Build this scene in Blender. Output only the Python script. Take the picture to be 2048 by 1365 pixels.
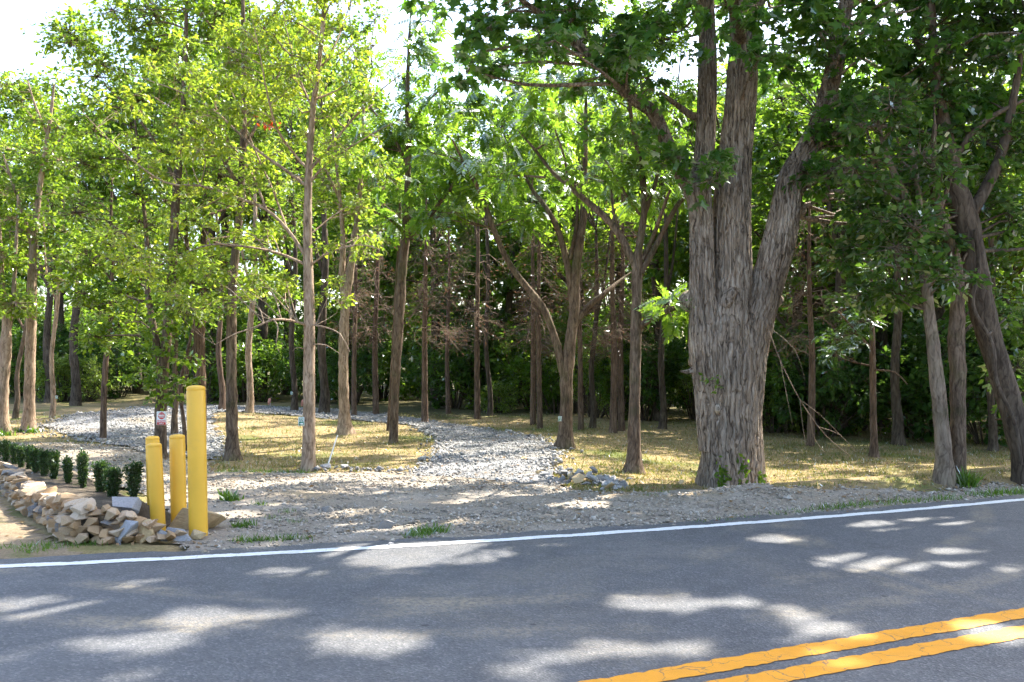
import bpy, bmesh, math, random
import numpy as np
from mathutils import Vector, Matrix

for o in list(bpy.data.objects): bpy.data.objects.remove(o)
SC = bpy.context.scene
COL = SC.collection
R = math.radians
rng = np.random.default_rng(11)
random.seed(5)

# ------------------------------------------------------------------ camera, sky, sun, exposure
FPX, HOR, CAMH = 1900.0, 720.0, 1.61          # focal length in photo pixels, horizon row, eye height
cam = bpy.data.cameras.new('camera'); camo = bpy.data.objects.new('camera', cam); COL.objects.link(camo)
camo.location = (0, 0, CAMH); camo.rotation_euler = (R(90), 0, 0)
cam.sensor_width = 36; cam.lens = 36 * FPX / 2048; cam.shift_y = (HOR - 682.5) / 2048
cam.clip_start = .05; cam.clip_end = 3000
SC.camera = camo

SUN_AZ, SUN_EL = 48, 50                        # degrees right of straight ahead, and above the horizon
W = bpy.data.worlds.new('World'); SC.world = W; W.use_nodes = True
nt = W.node_tree; nt.nodes.clear()
sky = nt.nodes.new('ShaderNodeTexSky'); sky.sky_type = 'NISHITA'; sky.sun_disc = False
sky.sun_elevation = R(SUN_EL); sky.sun_rotation = R(SUN_AZ)
sky.air_density = 1.0; sky.dust_density = 2.5; sky.ozone_density = 1.0
bg = nt.nodes.new('ShaderNodeBackground'); bg.inputs[1].default_value = .15
wo = nt.nodes.new('ShaderNodeOutputWorld')
nt.links.new(sky.outputs[0], bg.inputs[0]); nt.links.new(bg.outputs[0], wo.inputs[0])
sun = bpy.data.lights.new('sun', 'SUN'); sun.energy = 4.3; sun.angle = R(.55); sun.color = (1, .94, .84)
suno = bpy.data.objects.new('sun', sun); COL.objects.link(suno)
SD = Vector((math.sin(R(SUN_AZ)) * math.cos(R(SUN_EL)), math.cos(R(SUN_AZ)) * math.cos(R(SUN_EL)), math.sin(R(SUN_EL))))
suno.rotation_euler = SD.to_track_quat('Z', 'Y').to_euler(); suno.location = SD * 60
vs = SC.view_settings; vs.view_transform = 'Standard'; vs.look = 'None'; vs.gamma = 1; vs.use_curve_mapping = False
vs.exposure = 2.1
cy = SC.cycles
cy.max_bounces = 4; cy.diffuse_bounces = 3; cy.glossy_bounces = 1; cy.transmission_bounces = 3; cy.transparent_max_bounces = 4
cy.use_denoising = True; cy.caustics_reflective = False; cy.caustics_refractive = False
cy.sample_clamp_indirect = 6; cy.use_adaptive_sampling = True; cy.adaptive_threshold = .035; cy.use_light_tree = False

# ------------------------------------------------------------------ small helpers
def tag(o, label=None, cat=None, group=None, kind=None):
    if label: o['label'] = label
    if cat: o['category'] = cat
    if group: o['group'] = group
    if kind: o['kind'] = kind
    return o
def link(name, data, parent=None):
    o = bpy.data.objects.new(name, data); COL.objects.link(o)
    if parent is not None: o.parent = parent
    return o
def empty(name, loc):
    o = link(name, None); o.location = loc; o.empty_display_size = .2
    return o
def mesh_np(name, V, F, mat=None, smooth=False):
    V = np.asarray(V, np.float32).reshape(-1, 3); F = np.asarray(F, np.int32)
    me = bpy.data.meshes.new(name); k = F.shape[1]
    me.vertices.add(len(V)); me.vertices.foreach_set('co', V.ravel())
    me.loops.add(F.size); me.loops.foreach_set('vertex_index', F.ravel())
    me.polygons.add(len(F)); me.polygons.foreach_set('loop_start', np.arange(0, F.size, k, dtype=np.int32))
    me.polygons.foreach_set('loop_total', np.full(len(F), k, np.int32))
    if smooth: me.polygons.foreach_set('use_smooth', np.ones(len(F), bool))
    me.update(calc_edges=True)
    if mat: me.materials.append(mat)
    return me
class MB:
    """collects quads and triangles"""
    def __init__(s): s.V = []; s.F = []; s.n = 0
    def add(s, V, F):
        V = np.asarray(V, float).reshape(-1, 3); F = np.asarray(F, int)
        if F.shape[1] == 3: F = np.column_stack([F, F[:, 2]])
        s.V.append(V); s.F.append(F + s.n); s.n += len(V)
    def mesh(s, name, mat, smooth=True, origin=(0, 0, 0)):
        V = np.concatenate(s.V) - np.asarray(origin); F = np.concatenate(s.F)
        tri = F[:, 2] == F[:, 3]
        me = bpy.data.meshes.new(name)
        me.vertices.add(len(V)); me.vertices.foreach_set('co', V.astype(np.float32).ravel())
        cnt = np.where(tri, 3, 4).astype(np.int32)
        flat = F[np.column_stack([np.ones((len(F), 3), bool), ~tri])].astype(np.int32)
        st = np.concatenate([[0], np.cumsum(cnt)[:-1]]).astype(np.int32)
        me.loops.add(len(flat)); me.loops.foreach_set('vertex_index', flat)
        me.polygons.add(len(F)); me.polygons.foreach_set('loop_start', st); me.polygons.foreach_set('loop_total', cnt)
        if smooth: me.polygons.foreach_set('use_smooth', np.ones(len(F), bool))
        me.update(calc_edges=True)
        if mat: me.materials.append(mat)
        return me
def nrm(a): return a / np.maximum(np.linalg.norm(a, axis=-1, keepdims=True), 1e-9)
def sst(a, b, x): t = np.clip((np.asarray(x, float) - a) / (b - a), 0, 1); return t * t * (3 - 2 * t)

# wavy pseudo noise, value about -1..1
_ph = rng.uniform(0, 6.28, (24, 3)); _dr = rng.normal(0, 1, (24, 3))
def wav(P, scale, k=0, n=8):
    P = np.asarray(P, float); s = 0
    for i in range(n):
        d = _dr[(i + k) % 24]; s = s + np.sin(P @ d * scale * (1 + .23 * i) + _ph[(i + k) % 24, 0])
    return s / n * 1.4

# ------------------------------------------------------------------ the lie of the land
def white_y(x):                                   # edge line of the road
    x = np.asarray(x, float)
    xc = np.clip(x, -11, 16)
    return 8.47 + .335 * xc + .013 * xc ** 2 + (x - xc) * (.335 + .026 * xc)
def yellow_y(x):                                  # middle of the double line
    x = np.asarray(x, float)
    return 4.305 + .478 * x + .011 * np.clip(-x, 0, 12) ** 2 + .013 * np.clip(x - 6, 0, 10) ** 2 - np.clip(-x - 12, 0, None) * .226 * -1 + np.clip(x - 16, 0, None) * .26
def Hs(x, y):
    x = np.asarray(x, float); y = np.asarray(y, float)
    d = y - white_y(x)                            # distance beyond the edge line
    h = .30 * np.exp(-(((x + 8.6) / 3.8) ** 2 + ((y - 24) / 4.2) ** 2))
    h = h - .20 * sst(1.0, 3.6, x) * sst(1.9, 3.2, d) * (1 - .5 * sst(6, 14, d))
    h = h + .10 * sst(1.5, 3, x) * sst(.8, 1.7, d) * (1 - sst(1.9, 3.0, d))     # little berm at the back of the shoulder
    P = np.stack([x, y, 0 * x], -1)
    h = h - .022 * (1 - sst(.30, .62, d))
    h = h + sst(.6, 3, d) * (.035 * wav(P, .55, 3) + .02 * wav(P, 1.7, 9)) + .25 * sst(26, 50, y) * (wav(P, .2, 5) + .4)
    return h
def g(px, py):
    """point of the ground seen at a place in the photograph"""
    z = 0.
    for _ in range(12):
        Y = FPX * (CAMH - z) / (py - HOR); X = (px - 1024) / FPX * Y
        z = float(Hs(X, Y))
    return np.array([X, Y, z])
def up(px, py, Y): return np.array([(px - 1024) / FPX * Y, Y, CAMH - (py - HOR) / FPX * Y])

# ------------------------------------------------------------------ materials
def new_mat(name):
    m = bpy.data.materials.new(name); m.use_nodes = True; t = m.node_tree; t.nodes.clear()
    out = t.nodes.new('ShaderNodeOutputMaterial')
    def N(ty, **kw):
        n = t.nodes.new('ShaderNode' + ty)
        for k, v in kw.items():
            if hasattr(n, k): setattr(n, k, v)
            else: n.inputs[k].default_value = v
        return n
    def L(a, b): t.links.new(a, b)
    return m, t, out, N, L
def ramp(N, stops):
    r = N('ValToRGB'); e = r.color_ramp.elements
    e[0].position, e[0].color = stops[0][0], (*stops[0][1], 1)
    e[1].position, e[1].color = stops[-1][0], (*stops[-1][1], 1)
    for p, c in stops[1:-1]:
        k = e.new(p); k.color = (*c, 1)
    return r
def noise(N, L, co, scale, detail=4, rough=.55):
    n = N('TexNoise'); n.inputs['Scale'].default_value = scale; n.inputs['Detail'].default_value = detail; n.inputs['Roughness'].default_value = rough
    L(co, n.inputs['Vector']); return n
def mixc(N, L, f, a, b, mode='MIX'):
    m = N('Mix'); m.data_type = 'RGBA'; m.blend_type = mode
    for s, v in ((m.inputs[0], f), (m.inputs[6], a), (m.inputs[7], b)):
        if hasattr(v, 'is_output'): L(v, s)
        elif isinstance(v, (int, float)): s.default_value = v
        else: s.default_value = (*v, 1)
    return m.outputs[2]

def leaf_mat(name, cols, trans, tw=.5, gloss=.018, hue=1.0):
    """cols: colours spread over the single leaves; trans: multiplies the colour seen through the leaf"""
    m, t, out, N, L = new_mat(name)
    geo = N('NewGeometry'); co = N('TexCoord')
    r = ramp(N, [(i / max(1, len(cols) - 1), c) for i, c in enumerate(cols)])
    nz = noise(N, L, co.outputs['Object'], .9, 2)
    mm = N('Math', operation='MULTIPLY_ADD'); L(geo.outputs['Random Per Island'], mm.inputs[0]); mm.inputs[1].default_value = .62
    m2 = N('Math', operation='MULTIPLY_ADD'); L(nz.outputs[0], m2.inputs[0]); m2.inputs[1].default_value = 1.1; m2.inputs[2].default_value = -.36
    L(m2.outputs[0], mm.inputs[2]); L(mm.outputs[0], r.inputs[0])
    d = N('BsdfDiffuse'); L(r.outputs[0], d.inputs[0])
    tc = mixc(N, L, 1.0, r.outputs[0], trans, 'MULTIPLY')
    tr = N('BsdfTranslucent'); L(tc, tr.inputs[0])
    mx = N('MixShader'); mx.inputs[0].default_value = tw; L(d.outputs[0], mx.inputs[1]); L(tr.outputs[0], mx.inputs[2])
    gl = N('BsdfGlossy'); gl.inputs['Roughness'].default_value = .38; gl.inputs[0].default_value = (.9, .95, 1, 1)
    fr = N('Fresnel'); fr.inputs[0].default_value = 1.4
    fm = N('Math', operation='MULTIPLY'); L(fr.outputs[0], fm.inputs[0]); fm.inputs[1].default_value = gloss * 12
    cl = N('Math', operation='MINIMUM'); L(fm.outputs[0], cl.inputs[0]); cl.inputs[1].default_value = .35
    m3 = N('MixShader'); L(cl.outputs[0], m3.inputs[0]); L(mx.outputs[0], m3.inputs[1]); L(gl.outputs[0], m3.inputs[2])
    L(m3.outputs[0], out.inputs[0]); return m
def bark_mat(name, dark, mid, light, scale=9, stretch=.14, bump=.6, dist=.02, moss=0, crack=.8, crk=.16):
    m, t, out, N, L = new_mat(name)
    co = N('TexCoord'); mp = N('Mapping'); mp.inputs['Scale'].default_value = (1, 1, stretch); L(co.outputs['Object'], mp.inputs[0])
    wn = noise(N, L, co.outputs['Object'], 3.2, 3)
    wd = N('VectorMath', operation='MULTIPLY_ADD'); L(wn.outputs['Color'], wd.inputs[0]); wd.inputs[1].default_value = (.14, .14, .05); L(mp.outputs[0], wd.inputs[2])
    a = noise(N, L, wd.outputs[0], scale, 6, .68); v = N('TexVoronoi'); v.feature = 'F1'; v.inputs['Scale'].default_value = scale * 1.6; L(wd.outputs[0], v.inputs['Vector'])
    big = noise(N, L, co.outputs['Object'], 1.6, 3)
    ah = N('Math', operation='MULTIPLY'); L(a.outputs[0], ah.inputs[0]); ah.inputs[1].default_value = .7; sm = N('Math', operation='MULTIPLY_ADD'); L(v.outputs['Distance'], sm.inputs[0]); sm.inputs[1].default_value = .40; L(ah.outputs[0], sm.inputs[2])
    ve = N('TexVoronoi'); ve.feature = 'DISTANCE_TO_EDGE'; ve.inputs['Scale'].default_value = scale * crack; L(wd.outputs[0], ve.inputs['Vector'])
    cr = N('MapRange'); cr.interpolation_type = 'SMOOTHSTEP'; L(ve.outputs['Distance'], cr.inputs[0]); cr.inputs[1].default_value = .0; cr.inputs[2].default_value = .11
    fin = noise(N, L, wd.outputs[0], scale * 5, 4, .7)
    s1 = N('Math', operation='MULTIPLY_ADD'); L(fin.outputs[0], s1.inputs[0]); s1.inputs[1].default_value = .30; L(sm.outputs[0], s1.inputs[2])
    s2 = N('Math', operation='MULTIPLY_ADD'); L(cr.outputs[0], s2.inputs[0]); s2.inputs[1].default_value = crk; s2.inputs[2].default_value = -.02 - crk * .85
    sm = N('Math', operation='ADD'); L(s1.outputs[0], sm.inputs[0]); L(s2.outputs[0], sm.inputs[1])
    r = ramp(N, [(.34, dark), (.62, mid), (.95, light)]); L(sm.outputs[0], r.inputs[0])
    r2 = ramp(N, [(.3, (.62, .6, .58)), (.7, (1.25, 1.2, 1.15))]); L(big.outputs[0], r2.inputs[0])
    c = mixc(N, L, 1.0, r.outputs[0], r2.outputs[0], 'MULTIPLY')
    if moss:
        mz = noise(N, L, co.outputs['Object'], 2.6, 4); mr = ramp(N, [(.52, (0, 0, 0)), (.66, (moss,) * 3)]); L(mz.outputs[0], mr.inputs[0])
        c = mixc(N, L, mr.outputs[0], c, (.06, .075, .02))
    b = N('BsdfPrincipled'); L(c, b.inputs['Base Color']); b.inputs['Roughness'].default_value = .92; b.inputs['Specular IOR Level'].default_value = .2
    bp = N('Bump'); bp.inputs['Strength'].default_value = bump; bp.inputs['Distance'].default_value = dist; L(sm.outputs[0], bp.inputs['Height']); L(bp.outputs[0], b.inputs['Normal'])
    L(b.outputs[0], out.inputs[0]); return m
def plain(name, col, rough=.6, var=.12, nscale=12, bump=.1, spec=.4, dirt=None):
    m, t, out, N, L = new_mat(name)
    co = N('TexCoord'); n = noise(N, L, co.outputs['Object'], nscale, 5)
    r = ramp(N, [(.25, tuple(c * (1 - var) for c in col)), (.75, tuple(min(1, c * (1 + var)) for c in col))]); L(n.outputs[0], r.inputs[0])
    c = r.outputs[0]
    if dirt:
        dn = noise(N, L, co.outputs['Object'], 4, 6, .7); dr = ramp(N, [(.55, (0, 0, 0)), (.75, (.6, .6, .6))]); L(dn.outputs[0], dr.inputs[0])
        c = mixc(N, L, dr.outputs[0], c, dirt)
    b = N('BsdfPrincipled'); L(c, b.inputs['Base Color']); b.inputs['Roughness'].default_value = rough; b.inputs['Specular IOR Level'].default_value = spec
    if bump:
        bp = N('Bump'); bp.inputs['Strength'].default_value = bump; bp.inputs['Distance'].default_value = .01; L(n.outputs[0], bp.inputs['Height']); L(bp.outputs[0], b.inputs['Normal'])
    L(b.outputs[0], out.inputs[0]); return m
def rock_mat(name, stops, scale=7):
    m, t, out, N, L = new_mat(name)
    co = N('TexCoord'); oi = N('ObjectInfo'); geo = N('NewGeometry')
    ad = N('VectorMath', operation='ADD'); L(co.outputs['Object'], ad.inputs[0])
    sc = N('VectorMath', operation='SCALE'); cb = N('CombineXYZ')
    L(oi.outputs['Random'], cb.inputs[0]); L(geo.outputs['Random Per Island'], cb.inputs[1]); L(cb.outputs[0], sc.inputs[0]); sc.inputs['Scale'].default_value = 40; L(sc.outputs[0], ad.inputs[1])
    n = noise(N, L, ad.outputs[0], scale, 6, .6); n2 = noise(N, L, ad.outputs[0], scale * 6, 4, .7)
    s = N('Math', operation='ADD'); L(oi.outputs['Random'], s.inputs[0]); L(geo.outputs['Random Per Island'], s.inputs[1])
    fr = N('Math', operation='FRACT'); L(s.outputs[0], fr.inputs[0])
    k = N('Math', operation='MULTIPLY_ADD'); L(n.outputs[0], k.inputs[0]); k.inputs[1].default_value = .5; 
    k2 = N('Math', operation='MULTIPLY_ADD'); L(fr.outputs[0], k2.inputs[0]); k2.inputs[1].default_value = .95; k2.inputs[2].default_value = -.22; L(k2.outputs[0], k.inputs[2])
    r = ramp(N, stops); L(k.outputs[0], r.inputs[0])
    r2 = ramp(N, [(.3, (.72, .7, .68)), (.7, (1.15, 1.15, 1.15))]); L(n2.outputs[0], r2.inputs[0])
    c = mixc(N, L, 1.0, r.outputs[0], r2.outputs[0], 'MULTIPLY')
    b = N('BsdfPrincipled'); L(c, b.inputs['Base Color']); b.inputs['Roughness'].default_value = .88; b.inputs['Specular IOR Level'].default_value = .25
    bp = N('Bump'); bp.inputs['Strength'].default_value = .6; bp.inputs['Distance'].default_value = .015; L(n2.outputs[0], bp.inputs['Height']); L(bp.outputs[0], b.inputs['Normal'])
    L(b.outputs[0], out.inputs[0]); return m
def ground_mat(name, layers, bscale=30, bump=.5, dist=.03):
    """layers: first colour pair, then (scale, lo, hi, colour) laid over by noise"""
    m, t, out, N, L = new_mat(name)
    co = N('TexCoord'); P = co.outputs['Object']
    n0 = noise(N, L, P, layers[0][0], 6, .65)
    r = ramp(N, layers[0][1]); L(n0.outputs[0], r.inputs[0]); c = r.outputs[0]
    for i, (s, lo, hi, colr) in enumerate(layers[1:]):
        mp = N('Mapping'); mp.inputs['Location'].default_value = (7.3 * i, 3.1 * i, 0); L(P, mp.inputs[0])
        n = noise(N, L, mp.outputs[0], s, 5, .6); rr = ramp(N, [(lo, (0, 0, 0)), (hi, (1, 1, 1))]); L(n.outputs[0], rr.inputs[0])
        c = mixc(N, L, rr.outputs[0], c, colr)
    fn = noise(N, L, P, bscale, 5, .7)
    fr = ramp(N, [(.3, (.6, .6, .6)), (.7, (1.3, 1.3, 1.3))]); L(fn.outputs[0], fr.inputs[0])
    c = mixc(N, L, 1.0, c, fr.outputs[0], 'MULTIPLY')
    b = N('BsdfPrincipled'); L(c, b.inputs['Base Color']); b.inputs['Roughness'].default_value = .95; b.inputs['Specular IOR Level'].default_value = .15
    bp = N('Bump'); bp.inputs['Strength'].default_value = bump; bp.inputs['Distance'].default_value = dist; L(fn.outputs[0], bp.inputs['Height']); L(bp.outputs[0], b.inputs['Normal'])
    L(b.outputs[0], out.inputs[0]); return m

def asphalt_mat():
    m, t, out, N, L = new_mat('asphalt')
    co = N('TexCoord'); P = co.outputs['Object']
    v = N('TexVoronoi'); v.inputs['Scale'].default_value = 75; L(P, v.inputs['Vector'])
    n = noise(N, L, P, 150, 4, .7); big = noise(N, L, P, .7, 4); mid = noise(N, L, P, 4, 5, .65)
    r = ramp(N, [(0, (.064, .066, .071)), (.45, (.090, .093, .099)), (.8, (.110, .112, .116)), (.95, (.17, .17, .17))])
    sp = N('SeparateColor'); L(v.outputs['Color'], sp.inputs[0])
    k = N('Math', operation='MULTIPLY_ADD'); L(sp.outputs[0], k.inputs[0]); k.inputs[1].default_value = .72; 
    k2 = N('Math', operation='MULTIPLY'); L(n.outputs[0], k2.inputs[0]); k2.inputs[1].default_value = .42; L(k2.outputs[0], k.inputs[2]); L(k.outputs[0], r.inputs[0])
    r2 = ramp(N, [(.3, (.86, .86, .87)), (.7, (1.12, 1.11, 1.09))]); L(big.outputs[0], r2.inputs[0])
    c = mixc(N, L, 1.0, r.outputs[0], r2.outputs[0], 'MULTIPLY')
    r3 = ramp(N, [(.35, (.88, .88, .88)), (.65, (1.1, 1.1, 1.1))]); L(mid.outputs[0], r3.inputs[0])
    c = mixc(N, L, 1.0, c, r3.outputs[0], 'MULTIPLY')
    # tan dust dragged out of the gravel lot by turning wheels: arcs with a tread pattern
    def arc(cx, cy, rad, w, amt, c):
        vm = N('VectorMath', operation='SUBTRACT'); L(P, vm.inputs[0]); vm.inputs[1].default_value = (cx, cy, 0)
        ln = N('VectorMath', operation='LENGTH'); L(vm.outputs[0], ln.inputs[0])
        s = N('Math', operation='SUBTRACT'); L(ln.outputs['Value'], s.inputs[0]); s.inputs[1].default_value = rad
        a = N('Math', operation='ABSOLUTE'); L(s.outputs[0], a.inputs[0])
        mr = N('MapRange'); mr.interpolation_type = 'SMOOTHSTEP'; L(a.outputs[0], mr.inputs[0]); mr.inputs[1].default_value = w; mr.inputs[2].default_value = w * .3; mr.inputs[3].default_value = 0; mr.inputs[4].default_value = amt
        nn = noise(N, L, P, 1.1, 3); rr = ramp(N, [(.42, (0, 0, 0)), (.6, (1, 1, 1))]); L(nn.outputs[0], rr.inputs[0])
        tn = noise(N, L, P, 26, 2); t2 = ramp(N, [(.4, (.25, .25, .25)), (.6, (1, 1, 1))]); L(tn.outputs[0], t2.inputs[0])
        f = N('Math', operation='MULTIPLY'); L(mr.outputs[0], f.inputs[0]); L(rr.outputs[0], f.inputs[1])
        f2 = N('Math', operation='MULTIPLY'); L(f.outputs[0], f2.inputs[0]); L(t2.outputs[0], f2.inputs[1])
        return mixc(N, L, f2.outputs[0], c, (.30, .25, .17))
    for (cx, cy_, rad, w, amt) in ((-.6, 12.3, 6.0, .16, .5), (-.6, 12.3, 6.75, .16, .4), (7.5, 8.2, 5.0, .14, .45), (7.3, 8.4, 4.6, .12, .4), (-2.2, 10.4, 4.6, .2, .3), (0.5, 6.6, 1.1, 1.4, .16)):
        c = arc(cx, cy_, rad, w, amt, c)
    # oil drips
    ov = N('TexVoronoi'); ov.inputs['Scale'].default_value = 2.6; ov.inputs['Randomness'].default_value = 1; L(P, ov.inputs['Vector'])
    om = N('MapRange'); L(ov.outputs['Distance'], om.inputs[0]); om.inputs[1].default_value = .075; om.inputs[2].default_value = .045; om.inputs[3].default_value = 0; om.inputs[4].default_value = .75
    os_ = N('SeparateColor'); L(ov.outputs['Color'], os_.inputs[0]); og = N('Math', operation='GREATER_THAN'); L(os_.outputs[1], og.inputs[0]); og.inputs[1].default_value = .74
    of = N('Math', operation='MULTIPLY'); L(om.outputs[0], of.inputs[0]); L(og.outputs[0], of.inputs[1])
    c = mixc(N, L, of.outputs[0], c, (.03, .03, .032))
    b = N('BsdfPrincipled'); L(c, b.inputs['Base Color']); b.inputs['Roughness'].default_value = .72; b.inputs['Specular IOR Level'].default_value = .35
    bp = N('Bump'); bp.inputs['Strength'].default_value = .55; bp.inputs['Distance'].default_value = .006; L(v.outputs['Distance'], bp.inputs['Height']); L(bp.outputs[0], b.inputs['Normal'])
    L(b.outputs[0], out.inputs[0]); return m
def paint_mat(name, col, worn):
    m, t, out, N, L = new_mat(name)
    co = N('TexCoord'); P = co.outputs['Object']
    n = noise(N, L, P, 9, 5, .65); r = ramp(N, [(.3, tuple(c * .86 for c in col)), (.7, col)]); L(n.outputs[0], r.inputs[0])
    v = N('TexVoronoi'); v.feature = 'DISTANCE_TO_EDGE'; v.inputs['Scale'].default_value = 4.2
    wn = noise(N, L, P, 6, 3); wd = N('VectorMath', operation='MULTIPLY_ADD'); L(wn.outputs['Color'], wd.inputs[0]); wd.inputs[1].default_value = (.25, .25, 0); L(P, wd.inputs[2]); L(wd.outputs[0], v.inputs['Vector'])
    mr = N('MapRange'); L(v.outputs['Distance'], mr.inputs[0]); mr.inputs[1].default_value = .012; mr.inputs[2].default_value = .004; mr.inputs[3].default_value = 0; mr.inputs[4].default_value = worn
    c = mixc(N, L, mr.outputs[0], r.outputs[0], (.12, .10, .08))
    fn = noise(N, L, P, 130, 3, .7); fr = ramp(N, [(.62, (0, 0, 0)), (.75, (.45, .45, .45))]); L(fn.outputs[0], fr.inputs[0])
    c = mixc(N, L, fr.outputs[0], c, (.16, .14, .12))
    b = N('BsdfPrincipled'); L(c, b.inputs['Base Color']); b.inputs['Roughness'].default_value = .6
    bp = N('Bump'); bp.inputs['Strength'].default_value = .4; bp.inputs['Distance'].default_value = .004; L(fn.outputs[0], bp.inputs['Height']); L(bp.outputs[0], b.inputs['Normal'])
    L(b.outputs[0], out.inputs[0]); return m

M = {}
M['ground'] = ground_mat('dry_lawn', [(.9, [(.3, (.13, .11, .045)), (.5, (.27, .20, .10)), (.72, (.34, .255, .14))]),
                                      (.35, .52, .64, (.115, .13, .035)), (1.6, .58, .72, (.10, .125, .03)), (2.3, .60, .74, (.19, .125, .07))], 38, .6, .03)
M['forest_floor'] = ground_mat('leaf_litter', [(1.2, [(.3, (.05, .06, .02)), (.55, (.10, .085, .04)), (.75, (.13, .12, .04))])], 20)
M['lot'] = ground_mat('tan_gravel', [(1.1, [(.3, (.24, .20, .15)), (.5, (.29, .25, .20)), (.72, (.35, .315, .265))]), (.5, .52, .66, (.27, .215, .14)), (3.5, .60, .72, (.20, .185, .16))], 42, .7, .018)
M['drive'] = ground_mat('grey_gravel', [(1.3, [(.3, (.21, .212, .215)), (.5, (.28, .28, .28)), (.72, (.36, .355, .345))]), (.8, .50, .66, (.27, .235, .185)), (2.6, .56, .70, (.20, .19, .17))], 34, 1.0, .04)
M['mulch'] = ground_mat('dark_mulch', [(3, [(.3, (.05, .04, .03)), (.7, (.14, .115, .085))]), (.9, .55, .66, (.28, .23, .17)), (1.9, .6, .7, (.12, .13, .04))], 45, .9, .03)
M['dirt'] = ground_mat('bare_dirt', [(1.5, [(.3, (.19, .14, .085)), (.7, (.30, .235, .155))]), (1.3, .6, .74, (.11, .13, .035))], 40, .7, .02)
M['asphalt'] = asphalt_mat()
M['white'] = paint_mat('white_road_paint', (.80, .80, .78), .25)
M['yellow'] = paint_mat('yellow_road_paint', (.76, .32, .018), .8)
M['stone'] = rock_mat('wall_rock', [(.0, (.15, .145, .145)), (.14, (.26, .255, .25)), (.20, (.40, .27, .15)), (.45, (.46, .31, .17)), (.65, (.53, .40, .27)), (.85, (.56, .46, .35)), (1, (.43, .25, .11))], 6)
M['gravel_stone'] = rock_mat('limestone_chips', [(.0, (.15, .147, .142)), (.4, (.27, .263, .252)), (.75, (.37, .36, .343)), (1, (.47, .455, .43))], 10)
M['lot_stone'] = rock_mat('mixed_chips', [(.0, (.20, .18, .15)), (.4, (.31, .265, .205)), (.75, (.40, .355, .295)), (1, (.50, .46, .40))], 10)
M['bollard'] = plain('yellow_plastic_cover', (.78, .44, .045), .42, .07, 3, .03, .4, dirt=(.62, .36, .06))
M['red'] = plain('sign_red', (.62, .03, .03), .45, .05); M['signwhite'] = plain('sign_white', (.82, .82, .80), .45, .04); M['green'] = plain('sign_green', (.015, .19, .12), .45, .05)
M['bark_maple'] = bark_mat('furrowed_maple_bark', (.06, .045, .034), (.25, .20, .155), (.47, .41, .345), 17, .10, 1.0, .06, crack=1.0, crk=.22)
M['bark_brown'] = bark_mat('brown_bark', (.035, .025, .018), (.115, .082, .058), (.23, .178, .13), 20, .16, .9, .02, moss=.35)
M['bark_light'] = bark_mat('pale_bark', (.10, .07, .048), (.28, .205, .145), (.46, .37, .28), 20, .2, .7, .015, moss=.2)
M['bark_mid'] = bark_mat('grey_brown_bark', (.06, .046, .034), (.165, .13, .098), (.28, .23, .18), 18, .2, .8, .015, moss=.25)
M['bark_red'] = bark_mat('cedar_bark', (.035, .024, .018), (.115, .077, .055), (.22, .16, .12), 24, .1, .8, .015)
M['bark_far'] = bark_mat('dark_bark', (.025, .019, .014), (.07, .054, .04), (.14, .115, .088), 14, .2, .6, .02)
M['dead'] = bark_mat('dead_twigs', (.10, .072, .052), (.18, .13, .096), (.29, .23, .175), 14, .5, .2, .01)
M['bleached'] = bark_mat('bleached_wood', (.24, .20, .16), (.42, .37, .31), (.56, .51, .45), 14, .3, .3, .01)
G = (3.3, 2.95, 1.35)
M['leaf_maple'] = leaf_mat('maple_leaf', [(.026, .075, .015), (.042, .105, .02), (.06, .135, .026), (.09, .16, .03)], G, .55)
M['leaf_yellow'] = leaf_mat('yellow_green_leaf', [(.08, .14, .026), (.125, .19, .03), (.18, .235, .033), (.245, .265, .034)], (2.4, 2.35, 1.05), .58)
M['leaf_fresh'] = leaf_mat('fresh_leaf', [(.04, .09, .014), (.07, .13, .018), (.10, .16, .02), (.13, .185, .024)], G, .6)
M['leaf_mid'] = leaf_mat('mid_leaf', [(.034, .08, .015), (.056, .115, .019), (.08, .145, .024), (.11, .17, .026)], G, .6)
M['leaf_dark'] = leaf_mat('dark_leaf', [(.02, .052, .013), (.034, .078, .017), (.05, .105, .022), (.07, .125, .025)], G, .5)
M['leaf_box'] = leaf_mat('boxwood_leaf', [(.02, .045, .014), (.035, .07, .02), (.05, .09, .024), (.085, .12, .03)], (2, 2.1, .8), .35, .03)
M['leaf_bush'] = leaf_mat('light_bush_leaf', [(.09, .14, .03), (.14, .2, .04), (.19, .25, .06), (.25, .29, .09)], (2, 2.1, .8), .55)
M['leaf_cedar'] = leaf_mat('hemlock_spray', [(.03, .07, .02), (.05, .10, .025), (.08, .14, .035), (.13, .18, .05)], (2.1, 2.2, .9), .42)
M['leaf_red'] = leaf_mat('red_leaf', [(.32, .06, .02), (.42, .09, .03)], (2, 1.4, 1), .5)
M['needle_dead'] = leaf_mat('dead_needles', [(.10, .06, .038), (.16, .095, .058), (.22, .145, .09)], (1.5, 1.2, 1), .3, .01)
M['grass'] = leaf_mat('grass_blade', [(.05, .095, .018), (.11, .13, .035), (.22, .18, .075), (.33, .26, .13)], (1.8, 1.9, .9), .4, .03)
M['weed'] = leaf_mat('weed_blade', [(.05, .11, .015), (.08, .15, .02), (.12, .19, .03)], (2, 2.1, .8), .45, .03)

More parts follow.
